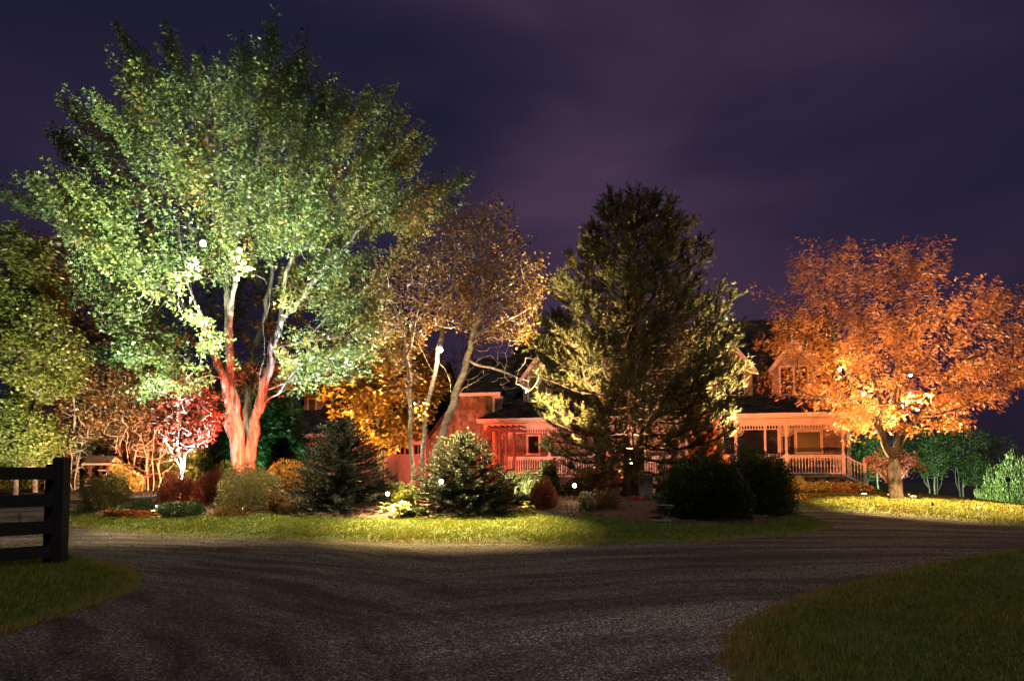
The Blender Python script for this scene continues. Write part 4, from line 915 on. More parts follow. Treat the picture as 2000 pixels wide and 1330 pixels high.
birch(824, D, [(824, 975, D), (824, 920, D), (826, 870, D), (832, 800, D), (843, 745, D), (856, 690, D), (866, 640, D), (880, 580, D+.1), (890, 500, D+.2), (886, 430, D+.3)],
      [[(845, 735, D), (835, 705, D-.2), (825, 680, D-.3)], [(852, 705, D), (868, 712, D-.3), (880, 738, D-.4), (884, 772, D-.4)], [(826, 840, D), (812, 812, D-.3), (803, 818, D-.4)], [(870, 620, D), (858, 540, D), (850, 470, D)]],
      [(840, 640), (820, 560), (835, 480), (870, 420), (910, 410), (925, 480), (915, 560), (922, 625), (900, 650), (860, 640)], 300,
      'middle birch with a lamp fixed where its crown begins')
D = 21.5
birch(846, D, [(846, 965, D), (850, 885, D), (868, 830, D), (890, 775, D), (910, 715, D), (925, 660, D), (940, 600, D), (948, 540, D), (955, 470, D), (975, 400, D)],
      [[(912, 712, D), (945, 710, D-.3), (990, 728, D-.6), (1035, 745, D-.8)], [(925, 655, D), (960, 640, D), (1000, 620, D), (1040, 600, D)], [(940, 600, D), (985, 560, D), (1040, 520, D)], [(945, 560, D), (925, 500, D), (910, 440, D)]],
      [(905, 640), (895, 540), (905, 450), (935, 400), (975, 380), (1000, 430), (1015, 470), (1045, 480), (1060, 540), (1062, 580), (1040, 610), (1050, 650), (1010, 670), (960, 660), (925, 670)], 620,
      'tallest birch, leaning to the right with its bare lower branches in front of the roof', per=10, R_=2.0, bare=[(900, 700), (925, 650), (1000, 660), (1050, 690), (1062, 740), (1040, 770), (990, 765), (950, 740), (900, 770), (880, 760)])
# bare twigs hanging from the leaning birch
# ---------------------------------------------------------------- golden maple behind the left spruce
def simple_tree(name, px, Y, poly, limbs, n, per, lm, tpl, label, lsize, R_=1.6, rt=.009, bark='bark_dark', cat='tree', group=None, length=.7, up=.3, cpy=None, width=1.0, tint=None, seg=.4, shell=.6, flat=.4):
    root, b0 = tree_base(name, px, Y, label, cat, group)
    T = crown_points(poly, n, Y, R_, shell)
    A, PR, tips, od = skeleton([limb(l) for l in limbs], T, seg, .05)
    wd, _ = wood('trunk', A, PR, tips, rt, .42, M[bark], root, flare=.3)
    p_ = np.array(poly); lp, la, li = shoots(T, P(px, cpy or p_[:, 1].max(), Y), per, length, up)
    cr_ = leaves('crown', lp, la, rng.uniform(*lsize, len(lp)), tpl, LM[lm], root, (tint if tint is not None else .5)+rng.normal(size=len(lp))*.2, width=width, flat=flat)
    localise([wd, cr_], root); return root
D = 24.5
simple_tree('maple_tree', 742, D, [(640, 800), (625, 760), (640, 700), (690, 660), (740, 640), (800, 660), (850, 700), (868, 760), (840, 800), (830, 840), (790, 870), (745, 882), (700, 850), (660, 835)],
    [[(742, 1000, D), (744, 900, D), (738, 820, D), (725, 740, D), (715, 690, D)], [(742, 860, D), (775, 790, D), (800, 730, D)], [(742, 840, D), (700, 800, D), (665, 770, D)]], 420, 20, 'gold', T_MAPLE,
    'small golden-yellow maple glowing between the left spruce and the birches', (.12, .20), R_=2.0)
# purple-red leaved tree left of the great maple
D = 21.2
simple_tree('plum_tree', 352, D, [(305, 820), (300, 780), (325, 745), (365, 735), (395, 760), (415, 800), (420, 850), (385, 870), (372, 895), (335, 885), (310, 862)],
    [[(352, 985, D), (357, 930, D), (362, 900, D), (363, 870, D), (368, 820, D)], [(356, 930, D), (345, 900, D-.2), (332, 875, D-.2), (318, 850, D-.2)], [(358, 925, D), (350, 890, D+.2), (345, 840, D+.2), (350, 780, D)], [(355, 945, D), (338, 920, D), (322, 905, D), (305, 890, D)], [(362, 900, D), (380, 870, D), (398, 840, D)]], 210, 12, 'redleaf', T_OVAL,
    'small dark-red leaved tree with brightly lit white stems, left of the great maple', (.09, .15), R_=1.1, bark='bark_birch', rt=.0055, width=1.3, cpy=900)
# coral Japanese maple behind the locust
D = 27.5
simple_tree('japanese_maple', 1752, D, [(1700, 905), (1698, 892), (1725, 882), (1750, 888), (1785, 888), (1805, 900), (1812, 915), (1790, 922), (1772, 935), (1740, 940), (1722, 935), (1712, 920)],
    [[(1745, 975, D), (1744, 960, D), (1738, 945, D), (1722, 930, D), (1708, 915, D)], [(1740, 948, D), (1755, 935, D), (1772, 920, D), (1795, 905, D)], [(1740, 948, D), (1742, 925, D), (1748, 905, D)], [(1738, 945, D), (1730, 925, D), (1722, 905, D)]], 150, 10, 'jmaple', T_MAPLE,
    'small coral-leaved Japanese maple with a white-lit stem, behind the trunk of the locust', (.06, .11), R_=.9, bark='bark_birch', rt=.0055, length=.25, cpy=960, seg=.2)
# ---------------------------------------------------------------- the pine
D = 23.0
root, b0 = tree_base('pine_tree', 1237, D, 'broad shaggy pine in front of the porch, its top dark against the sky', 'tree')
prof = [(978, .2), (950, 1.5), (920, 2.5), (880, 2.9), (830, 2.85), (780, 3.25), (730, 3.45), (690, 3.15), (640, 2.95), (590, 2.45), (550, 2.1), (500, 1.65), (460, 1.15), (430, .85), (395, .42), (377, .12)]
pz = np.array([P(1237, a, D)[2] for a, _ in prof]); pw = np.array([b for _, b in prof]); top = pz[-1]-.55
tr = np.array([[b0[0]+.05*math.sin(z*.8), D+.04*math.cos(z), z] for z in np.linspace(b0[2]-.1, top-.25, 24)])
A = list(tr); PR = [-1]+list(range(23)); tips = []; SS = []; SD = []; SL = []; ST = []
z = b0[2]+.75
while z < top-.25:
    nb = 8 if z < top-1.5 else 7; a0 = rng.uniform(0, 6.28); rmax = float(np.interp(z, pz, pw))
    for k in range(nb):
        a = a0+k*2*math.pi/nb+rng.normal()*.2; ln = rmax*rng.uniform(.80, 1.05)*(1.10 if math.cos(a) > .3 else 1.0); rise = .0+.62*((z-b0[2])/(top-b0[2]))**1.5
        zz = z+rng.normal()*.12; at = int(np.argmin(abs(tr[:, 2]-zz))); last = at; m_ = max(3, int(ln/.3)); kink = rng.normal()*.25
        for j in range(1, m_+1):
            s_ = j/m_; aa = a+kink*s_; q = tr[at]+np.array([math.cos(aa)*ln*s_, math.sin(aa)*ln*s_, ln*(-.12*s_*(1-s_)*3*(z < top-4)+rise*s_*s_*.75)])+rng.normal(size=3)*.03
            q[2] = max(q[2], float(g(q[0], q[1]))+.5)
            A.append(q); PR.append(last); last = len(A)-1; dr = unit(A[last]-A[PR[last]])
            if s_ > .30 and not (z < b0[2]+2.5 and rng.random() < .5):
                for c in range(2+(s_ > .4)+(s_ > .65)+(s_ > .85)):
                    sd = unit(np.cross(dr, [0, 0, 1]))*(1 if c % 2 else -1); l2 = rng.uniform(.25, .75)*(1.15-.5*s_)*min(1.2, .5+ln*.3)
                    e_ = A[last]+unit(dr*.8+sd*rng.uniform(.5, 1.2)+np.array([0, 0, rng.uniform(.0, .7)]))*l2
                    A.append(e_); PR.append(last); tips.append(len(A)-1); n2 = rng.integers(1, 4)
                    for h_ in range(n2):
                        d2 = unit(unit(e_-A[last])+np.array([0, 0, .55])+rng.normal(size=3)*.45); f_ = rng.uniform(.45, 1.0)
                        SS.append(A[last]+(e_-A[last])*f_); SD.append(d2); SL.append(rng.uniform(.22, .48)); ST.append(rng.normal()*.1+(.45 if s_ > .62 else .80))
        tips.append(last)
        SS.append(A[last]); SD.append(unit(dr+np.array([0, 0, .6]))); SL.append(.4); ST.append(.5)
    z += .30+rng.random()*.12
for k in range(26):                                               # leader and its candles
    a = rng.uniform(0, 6.28); zz = top-1.1*rng.random(); SS.append(np.array([tr[-1][0]+.10*math.cos(a), D+.10*math.sin(a), zz-.2])); SD.append(np.array([.35*math.cos(a), .35*math.sin(a), 1])); SL.append(.38); ST.append(.4)
wd, _ = wood('trunk', np.array(A), np.array(PR), np.array(tips), .0095, .42, M['bark_dark'], root, flare=.25)
nd_ = needles('crown', np.array(SS), np.array(SD), np.array(SL), 42, .12, .75, .021, LM['pine'], root, np.array(ST))
localise([wd, nd_], root); print('pine shoots', len(SS))
# ---------------------------------------------------------------- blue spruces
def spruce(px, Y, wpx, pyt, label, lm='spruce', seed=0, drop=0.0, dens=1.0, pyb=None):
    global rng
    root, b0 = tree_base('spruce_tree', px, Y, label, 'spruce', 'low blue spruces in the garden')
    H = float(P(px, pyt, Y)[2])-b0[2]; W = wpx/2*Y/F
    A = [np.array([b0[0], Y, b0[2]+z_]) for z_ in np.linspace(-.05, H-.04, 14)]; PR = [-1]+list(range(13)); tips = []; SS = []; SD = []; SL = []; ST = []
    z = .08
    while z < H-.05:
        f_ = 1-z/H; rmax = W*(f_**.85)*(1 if z > H*.12 else .9); nb = int(8+13*f_*dens); a0 = rng.uniform(0, 6.28)
        for k in range(nb):
            a = a0+k*2*math.pi/nb+rng.normal()*.12; ln = rmax*rng.uniform(.72, 1.1)+.04; zz = z+rng.normal()*.03; at = int(np.clip(round((zz)/H*13), 0, 13)); last = at; m_ = max(2, int(ln/.10))
            o_ = np.array([b0[0], Y, b0[2]+zz]); pv = o_
            for j in range(1, m_+1):
                s_ = j/m_; q = o_+np.array([math.cos(a)*ln*s_, math.sin(a)*ln*s_, ln*((.04+.75*(1-f_)**1.3)*s_-.20*f_*math.sin(s_*2.2))]); q += rng.normal(size=3)*.012
                q[2] = max(q[2], b0[2]+.04)
                if j == m_ or j % 2 == 0: A.append(q); PR.append(last); last = len(A)-1
                dr = unit(q-pv); pv = q; sd = unit(np.cross(dr, [0, 0, 1]))
                if s_ > .25:
                    for c in (1, -1):
                        SS.append(q-dr*.03); SD.append(unit(dr*.9+sd*c*rng.uniform(.5, 1)+np.array([0, 0, rng.uniform(-.05, .3)]))); SL.append(rng.uniform(.10, .2)*(1.1-.3*s_)); ST.append(.22+.45*s_**3+rng.normal()*.10)
                SS.append(q-dr*.05); SD.append(dr+np.array([0, 0, .15])); SL.append(.15); ST.append(.25+.5*s_**3+rng.normal()*.08)
            tips.append(last)
        z += .075+.04*rng.random()
    SS.append(np.array([b0[0], Y, b0[2]+H-.2])); SD.append(np.array([0, 0, 1.])); SL.append(.22); ST.append(.6)
    wd, _ = wood('trunk', np.array(A), np.array(PR), np.array(tips), .005, .40, M['bark_dark'], root)
    nd_ = needles('crown', np.array(SS), np.array(SD), np.array(SL), 15, .048, .95, .021, LM[lm], root, np.array(ST))
    localise([wd, nd_], root); print('spruce shoots', len(SS)); return root
spruce(665, 19.6, 272, 822, 'wide blue-green spruce with a thin pointed leader, left of the birches')
spruce(905, 19.4, 276, 850, 'blue spruce with pale lit bough tips, standing right of the birches at the lawn edge')
spruce(549, 26.5, 118, 858, 'small brownish spruce far back, in front of the garage corner')
# ---------------------------------------------------------------- dark clipped evergreens
def mound(name, px, Y, wpx, pyt, lm, label, n, cat='shrub', group=None, size=(.05, .10), tpl=T_OVAL, depth=1.0, tint=.45, lump=.10, stems=5, width=.7, sq=.62, up=.5, base=0.0, flat=.2, col=None):
    "a shrub: leaf sprigs through the outer part of a lumpy rounded volume, on a few stems"
    x = float(P(px, 1000, Y)[0]); z = float(g(x, Y)); root = empty(name, (x, Y, z), label, cat, group)
    H = float(P(px, pyt, Y)[2])-z; W = wpx/2*Y/F
    d = unit(rng.normal(size=(n, 3))); d[:, 2] = np.abs(d[:, 2])*1.0-base*rng.random(n)
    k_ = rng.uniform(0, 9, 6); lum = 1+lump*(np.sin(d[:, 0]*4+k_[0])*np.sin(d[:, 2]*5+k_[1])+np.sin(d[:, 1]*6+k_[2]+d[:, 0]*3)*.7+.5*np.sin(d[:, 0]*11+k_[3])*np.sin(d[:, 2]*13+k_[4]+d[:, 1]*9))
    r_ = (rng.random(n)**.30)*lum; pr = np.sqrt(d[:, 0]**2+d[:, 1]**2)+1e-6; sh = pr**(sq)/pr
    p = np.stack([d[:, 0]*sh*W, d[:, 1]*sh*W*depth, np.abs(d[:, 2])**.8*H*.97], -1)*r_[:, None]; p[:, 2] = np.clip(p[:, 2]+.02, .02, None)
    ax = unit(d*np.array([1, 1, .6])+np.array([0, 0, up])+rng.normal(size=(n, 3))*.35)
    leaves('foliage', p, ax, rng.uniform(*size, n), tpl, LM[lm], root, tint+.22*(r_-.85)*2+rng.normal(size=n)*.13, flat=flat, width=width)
    sm = MB()
    for s_ in range(stems):
        a = rng.uniform(0, 6.28); e_ = rng.uniform(.3, .75); sm.tube([(.03*math.cos(a), .03*math.sin(a), -.03), (.2*W*math.cos(a), .2*W*math.sin(a), H*.35), (e_*W*math.cos(a), e_*W*math.sin(a)*depth, H*.72)], [.018, .013, .004], 4)
    sm.build('stems', M['stem'], root, kind='stuff'); return root
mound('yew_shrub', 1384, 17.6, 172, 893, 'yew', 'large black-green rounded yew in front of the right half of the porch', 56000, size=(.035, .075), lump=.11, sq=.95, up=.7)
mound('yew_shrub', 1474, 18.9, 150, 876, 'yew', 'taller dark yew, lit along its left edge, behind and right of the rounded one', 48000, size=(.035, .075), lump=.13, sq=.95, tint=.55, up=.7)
# woods at the left
def wood_tree(px, Y, wpx, pyt, pyb, lm, label, n=150, per=20, bark='bark_pale', lsize=(.10, .17), tpl=T_OVAL, rt=.008, R_=2.2, lean=0, group='trees in the woods on the left', name='woodland_tree', width=1.3, length=.9, shell=.8):
    k = wpx/2; h_ = pyb-pyt
    poly = [(px+lean-.25*k, pyt), (px+lean+.3*k, pyt+.04*h_), (px+lean*.6+.75*k, pyt+.25*h_), (px+k, pyt+.5*h_), (px+.9*k, pyt+.8*h_), (px+.35*k, pyb), (px-.5*k, pyb), (px-.95*k, pyt+.75*h_), (px-k, pyt+.45*h_), (px+lean*.6-.7*k, pyt+.2*h_)]
    poly = [(a+rng.normal()*k*.10, b+rng.normal()*h_*.03) for a, b in poly]
    return simple_tree(name, px, Y, poly, [[(px, 985, Y), (px+2, 900, Y), (px+lean*.3, pyb-.15*h_, Y), (px+lean*.7, pyt+.45*h_, Y), (px+lean, pyt+.1*h_, Y)]], n, per, lm, tpl, label, lsize, R_, rt, bark, 'tree', group, length, .25, cpy=int(pyb), width=width, seg=.7, shell=shell)
wood_tree(20, 31, 190, 445, 690, 'woodyellow', 'tall feathery pine-like tree at the left edge of the photo, yellow-green', 380, 34, tpl=T_LANCE, lsize=(.16, .28), bark='bark_dark', width=1.6)
wood_tree(60, 34, 150, 455, 640, 'brown', 'dark open-crowned tree behind the yellow-green one at the left edge', 200, 18, tpl=T_LANCE, lsize=(.2, .34), bark='bark_dark', lean=30)
wood_tree(70, 29, 160, 600, 790, 'woodyellow', 'leafy green tree with small round leaves below the feathery one at the left edge', 280, 36)
wood_tree(30, 27.5, 130, 800, 925, 'woodyellow', 'bushy bright yellow-green sapling behind the board fence', 280, 34, lsize=(.09, .15), R_=1.6)
wood_tree(112, 33, 130, 640, 850, 'brown', 'thin straight tree with a long bare stem left of the wishing well', 120, 14, rt=.0105)
wood_tree(190, 37, 200, 600, 760, 'brown', 'broad brown hemlock-like tree behind the thin saplings', 260, 22, tpl=T_LANCE, lsize=(.2, .34), bark='bark_dark', width=1.6)
wood_tree(262, 38, 170, 620, 760, 'brown', 'brown evergreen half hidden behind the left edge of the great maple', 220, 22, tpl=T_LANCE, lsize=(.2, .34), bark='bark_dark', width=1.6)
specs = [(150, 31, 90, 720, 880, -8, 'sapling with pale stem just left of the wishing well'), (176, 34, 90, 700, 870, 6, 'sapling whose pale stem rises behind the roof of the wishing well'),
         (205, 32.5, 95, 710, 880, 10, 'copper-leaved sapling directly above the wishing well'), (232, 31.5, 85, 720, 880, 14, 'copper-leaved sapling leaning right of the wishing well'),
         (258, 33, 95, 700, 890, 16, 'reddish sapling with crossed pale branches right of the well'), (285, 31, 90, 720, 880, 20, 'leaning rusty sapling left of the dark-red tree'),
         (310, 34, 90, 690, 860, 12, 'rusty sapling behind the dark-red tree'), (395, 35, 110, 700, 880, -8, 'rusty tree seen between the dark-red tree and the maple trunk'), (90, 31, 80, 830, 940, 4, 'low red-brown bush-like sapling beside the fence post')]
for k, (px, Y_, w_, t_, b_, le, lb) in enumerate(specs):
    wood_tree(px, Y_, w_*1.15, t_, b_, 'brown', lb, 130, 15, lean=le, lsize=(.09, .17), R_=1.5, rt=.0085, width=1.5)
for k, (px, Y_, w_, t_, lm_, lb) in enumerate(((10, 31, 120, 880, 'woodyellow', 'undergrowth behind the fence rails at the left edge'), (75, 32, 110, 885, 'olive', 'undergrowth behind the fence post'), (135, 32.5, 110, 890, 'brown', 'undergrowth left of the wishing well'),
        (195, 33, 110, 885, 'olive', 'undergrowth right behind the wishing well'), (255, 32.5, 110, 880, 'brown', 'brown undergrowth between the well and the red spireas'), (315, 33, 110, 875, 'olive', 'olive undergrowth behind the dark-red tree'),
        (375, 32, 110, 865, 'green', 'green undergrowth right of the dark-red tree'), (240, 29, 60, 915, 'olive', 'weedy tall plants right of the wishing well'), (440, 31, 100, 870, 'green', 'green undergrowth left of the maple trunk'), (115, 37, 160, 800, 'brown', 'taller brown thicket behind the thin straight tree'), (235, 38, 200, 790, 'brown', 'taller brown thicket behind the copper-leaved saplings'), (340, 39, 180, 780, 'brown', 'rusty thicket behind the dark-red tree'))):
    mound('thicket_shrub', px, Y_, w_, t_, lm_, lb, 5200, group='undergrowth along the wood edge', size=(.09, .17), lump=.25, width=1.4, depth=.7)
# bare understory whips: many crossing pale branches
for k, (px, Y_, lb) in enumerate(((140, 30.5, 'bare pale branching shrub left of the well'), (250, 30.4, 'tangle of bare pale branches right of the well'), (300, 30.2, 'tangle of bare pale branches left of the lit dark-red tree'))):
    root, b0 = tree_base('bare_shrub', px, Y_, lb, 'shrub', 'bare shrubs at the wood edge')
    T = crown_points([(px-45, 930), (px-50, 840), (px, 790), (px+45, 830), (px+50, 925)], 110, Y_, 1.3, .8)
    A, PR, tips, od = skeleton([limb([(px+q*6, 985, Y_), (px+q*14, 900, Y_+.2*q), (px+q*22, 850, Y_)]) for q in (-1, 0, 1)], T, .4, .07)
    wd, _ = wood('branches', A, PR, tips, .008, .38, M['bark_birch'], root); localise([wd], root)
# evergreens behind the great maple, and the dark ones far back
def conifer(px, Y, wpx, pyt, pyb, lm, label, n=200, group='evergreens behind the great maple'):
    k = wpx/2; h_ = pyb-pyt
    poly = [(px-3, pyt), (px+5, pyt+.05*h_), (px+.35*k, pyt+.25*h_), (px+.55*k, pyt+.4*h_), (px+.75*k, pyt+.65*h_), (px+k, pyb-.05*h_), (px, pyb), (px-k, pyb-.08*h_), (px-.7*k, pyt+.6*h_), (px-.4*k, pyt+.3*h_)]
    return simple_tree('evergreen_tree', px, Y, poly, [[(px, 985, Y), (px, 800, Y), (px, pyt+10, Y)]], n, 22, lm, T_LANCE, label, (.18, .3), 2.0, .008, 'bark_dark', 'tree', group, .8, -.05, width=1.6, seg=.8)
conifer(545, 31, 110, 730, 935, 'green', 'teal-lit evergreen between the maple trunk and the garage', 300)
conifer(505, 33, 110, 700, 935, 'green', 'dark evergreen directly behind the maple trunk', 260)
conifer(425, 30, 130, 790, 940, 'green', 'low dark-green evergreen left of the maple trunk', 240)
conifer(590, 44, 130, 690, 900, 'green', 'dark evergreen rising behind the garage roof', 160)
conifer(165, 48, 100, 560, 900, 'yew', 'black conifer silhouette far behind the woods', 160, 'dark far conifers')
conifer(905, 58, 180, 640, 900, 'brown', 'dim brown treetop behind the roof left of the dormers', 160, 'dark far conifers')
# ---------------------------------------------------------------- aspens at the right
asp = [(1668, 47, 60, 850, 940, 'leafy aspen just right of the porch corner'), (1690, 52, 64, 830, 940, 'green aspen left of the locust trunk'), (1705, 45, 46, 850, 930, 'thin aspen with a white stem left of the locust trunk'),
       (1800, 50, 70, 840, 915, 'white-stemmed aspen just right of the locust trunk'), (1835, 56, 66, 815, 905, 'aspen with a slanting white stem under the locust crown'), (1862, 53, 70, 822, 915, 'aspen with a slender straight stem under the locust crown'),
       (1885, 51, 92, 835, 900, 'rounded aspen with forked white stems'), (1935, 60, 56, 845, 930, 'slim aspen standing against the dark sky'), (1962, 62, 70, 852, 935, 'aspen at the far right against the dark sky'),
       (1820, 47, 60, 850, 930, 'aspen with two pale stems behind the lawn crest'), (1745, 55, 90, 820, 920, 'dim aspen directly behind the locust trunk'), (1905, 49, 50, 885, 945, 'low yellow-green bushy aspen')]
for px, Y_, w_, t_, b_, lb in asp:
    le_ = rng.normal()*9; simple_tree('aspen_tree', px, Y_, [(px-.2*w_, t_), (px+.2*w_, t_+4), (px+.5*w_, t_+.4*(b_-t_)), (px+.4*w_, b_), (px-.3*w_, b_+3), (px-.5*w_, t_+.5*(b_-t_))],
        [[(px+3+le_, 1010, Y_), (px+2+le_*.7, 950, Y_), (px+le_*.2, (t_+b_)/2, Y_), (px, t_+6, Y_)]]+([[(px+3, 960, Y_), (px+9, (t_+b_)/2, Y_)]] if w_ > 65 else []), 130, 15, 'green', T_OVAL, lb, (.10, .18), 1.6, .0065, 'bark_birch', 'tree', 'aspens beyond the lawn', .7, .5, width=1.3, seg=.6, shell=.8)
mound('willow_shrub', 1945, 38, 62, 925, 'pine', 'pale feathery willow bush beyond the crest of the lawn', 9000, group='pale bushes beyond the lawn', size=(.12, .24), tpl=T_LANCE, up=1.4, width=1.0, lump=.15, tint=.32)
mound('willow_shrub', 1982, 37, 58, 897, 'pine', 'taller pale feathery bush at the right edge of the photo', 9000, group='pale bushes beyond the lawn', size=(.12, .24), tpl=T_LANCE, up=1.4, width=1.0, lump=.15, tint=.32)
mound('green_shrub', 1668, 40, 36, 918, 'green', 'small bright green bush seen behind the stair post of the porch', 3000, size=(.1, .18), width=1.2)
# ================================================================== GARDEN
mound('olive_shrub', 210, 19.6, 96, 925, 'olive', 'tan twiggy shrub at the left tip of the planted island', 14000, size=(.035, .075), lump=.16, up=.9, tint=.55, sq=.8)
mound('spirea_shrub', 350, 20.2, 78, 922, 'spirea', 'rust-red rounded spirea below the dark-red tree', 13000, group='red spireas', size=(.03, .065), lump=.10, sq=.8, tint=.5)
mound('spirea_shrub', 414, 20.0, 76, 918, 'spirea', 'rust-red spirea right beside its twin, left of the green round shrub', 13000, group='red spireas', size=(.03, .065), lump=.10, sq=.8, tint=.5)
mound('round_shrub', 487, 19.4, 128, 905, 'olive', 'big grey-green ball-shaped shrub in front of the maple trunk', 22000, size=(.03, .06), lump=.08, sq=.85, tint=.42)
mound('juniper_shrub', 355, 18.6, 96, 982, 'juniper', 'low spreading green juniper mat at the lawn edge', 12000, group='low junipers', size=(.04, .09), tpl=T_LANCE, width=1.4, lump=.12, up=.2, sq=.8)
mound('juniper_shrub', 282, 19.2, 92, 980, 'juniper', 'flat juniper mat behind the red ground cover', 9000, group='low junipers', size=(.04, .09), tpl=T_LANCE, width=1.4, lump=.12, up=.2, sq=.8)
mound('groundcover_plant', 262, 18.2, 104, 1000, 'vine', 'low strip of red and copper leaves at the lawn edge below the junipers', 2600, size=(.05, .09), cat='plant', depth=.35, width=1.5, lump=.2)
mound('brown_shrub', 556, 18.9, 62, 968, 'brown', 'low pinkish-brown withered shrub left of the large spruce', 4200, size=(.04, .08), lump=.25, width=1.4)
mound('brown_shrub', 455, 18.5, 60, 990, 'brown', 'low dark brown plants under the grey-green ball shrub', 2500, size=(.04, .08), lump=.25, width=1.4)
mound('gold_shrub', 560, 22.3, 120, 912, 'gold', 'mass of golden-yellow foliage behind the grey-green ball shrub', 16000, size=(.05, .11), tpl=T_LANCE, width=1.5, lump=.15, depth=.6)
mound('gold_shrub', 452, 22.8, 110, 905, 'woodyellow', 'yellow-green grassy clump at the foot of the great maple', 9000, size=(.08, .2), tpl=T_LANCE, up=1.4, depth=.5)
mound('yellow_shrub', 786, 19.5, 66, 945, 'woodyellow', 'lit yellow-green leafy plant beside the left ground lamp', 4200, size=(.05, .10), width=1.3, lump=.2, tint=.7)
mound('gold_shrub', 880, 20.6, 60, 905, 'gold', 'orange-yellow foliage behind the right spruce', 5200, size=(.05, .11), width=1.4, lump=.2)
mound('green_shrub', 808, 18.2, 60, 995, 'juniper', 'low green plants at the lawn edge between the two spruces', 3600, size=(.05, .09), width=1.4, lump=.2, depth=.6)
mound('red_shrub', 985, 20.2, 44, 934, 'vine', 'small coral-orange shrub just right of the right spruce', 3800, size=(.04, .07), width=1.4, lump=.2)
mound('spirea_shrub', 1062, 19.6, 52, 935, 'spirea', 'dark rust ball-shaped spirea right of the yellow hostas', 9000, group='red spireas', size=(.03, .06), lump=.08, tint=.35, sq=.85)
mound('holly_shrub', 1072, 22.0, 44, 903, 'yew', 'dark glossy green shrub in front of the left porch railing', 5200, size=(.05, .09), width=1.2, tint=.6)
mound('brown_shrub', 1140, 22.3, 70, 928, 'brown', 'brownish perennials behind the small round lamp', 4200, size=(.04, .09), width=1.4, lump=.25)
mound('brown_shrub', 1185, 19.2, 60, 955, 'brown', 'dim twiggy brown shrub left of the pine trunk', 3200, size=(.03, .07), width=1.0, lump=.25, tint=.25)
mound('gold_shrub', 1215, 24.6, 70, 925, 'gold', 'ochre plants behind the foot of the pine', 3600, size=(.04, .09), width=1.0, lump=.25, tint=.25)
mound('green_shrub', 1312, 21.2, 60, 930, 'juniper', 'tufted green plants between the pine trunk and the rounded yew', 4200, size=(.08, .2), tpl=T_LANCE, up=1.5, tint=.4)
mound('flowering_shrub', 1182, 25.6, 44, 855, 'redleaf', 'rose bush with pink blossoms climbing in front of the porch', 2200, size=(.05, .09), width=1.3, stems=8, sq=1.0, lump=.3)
def dots(name, px, Y, wpx, p0, p1, lm, label, n, size, cat='flowers', group=None, dy=.25, tpl=T_OVAL, parts='blossom'):
    "blossoms: each a rosette of petals; those that can be told apart are parts"
    x = float(P(px, 1000, Y)[0]); z0 = float(P(px, p1, Y)[2]); z1 = float(P(px, p0, Y)[2]); zb = float(g(x, Y))
    root = empty(name, (x, Y, zb), label, cat, group); W = wpx/2*Y/F
    c = np.stack([rng.normal(size=n)*W*.45, rng.uniform(-dy, dy, n), rng.uniform(z0, z1, n)-zb], -1)
    i = np.repeat(np.arange(n), 9); ax = unit(rng.normal(size=(n*9, 3))+np.array([0, -.3, .3]))
    leaves(parts, c[i], ax, np.repeat(rng.uniform(size*.7, size*1.2, n), 9), tpl, LM[lm], root, rng.random(n*9), width=1.5, kind='stuff')
    sm = MB()
    for k in range(min(n, 14)): sm.tube([(c[k][0]*.3, c[k][1]*.3, -.02), (c[k][0]*.8, c[k][1], c[k][2]*.6), tuple(c[k])], [.008, .006, .003], 3)
    sm.build('stems', M['stem'], root, kind='stuff'); return root
dots('rose_flowers', 1137, 26.0, 46, 857, 880, 'pink', 'pale pink roses blooming high in front of the left porch railing', 46, .07)
dots('rose_flowers', 1188, 25.2, 30, 885, 928, 'pink', 'column of pink roses left of the pine trunk', 60, .07)
dots('rose_flowers', 1184, 22.6, 20, 938, 958, 'pink', 'bright pink blossoms lit from the ground at the foot of the rose column', 26, .065)
dots('rose_flowers', 1092, 26.5, 40, 880, 915, 'pink', 'dim pink blossoms behind the dark glossy shrub', 50, .055)
dots('rose_flowers', 1112, 26.3, 30, 915, 932, 'pink', 'pink blossoms along the foot of the left porch railing', 26, .055)
dots('pink_flowers', 1350, 25.0, 44, 900, 935, 'pink', 'mauve seed heads left of the rounded yew', 120, .045)
mound('mum_plant', 1146, 19.0, 34, 967, 'green', 'low mound carrying cream chrysanthemums in the mulch', 1500, size=(.03, .06), cat='plant')
dots('mum_flowers', 1146, 18.95, 34, 960, 972, 'cream', 'dense cream chrysanthemum heads in the mulch right of the small lamp', 60, .035)
dots('small_flowers', 1118, 18.2, 34, 975, 1005, 'cream', 'scattered tiny white flowers in the mulch below the small lamp', 20, .025)
dots('red_flowers', 1240, 20.6, 50, 968, 985, 'redflower', 'dim red flowers around the foot of the pine', 44, .05)
mound('vine_plant', 1377, 28.2, 78, 826, 'vine', 'orange-red vine climbing the porch between the pine and the big windows', 8000, size=(.09, .16), tpl=T_MAPLE, width=1.1, cat='plant', lump=.25, depth=.4, sq=.9)
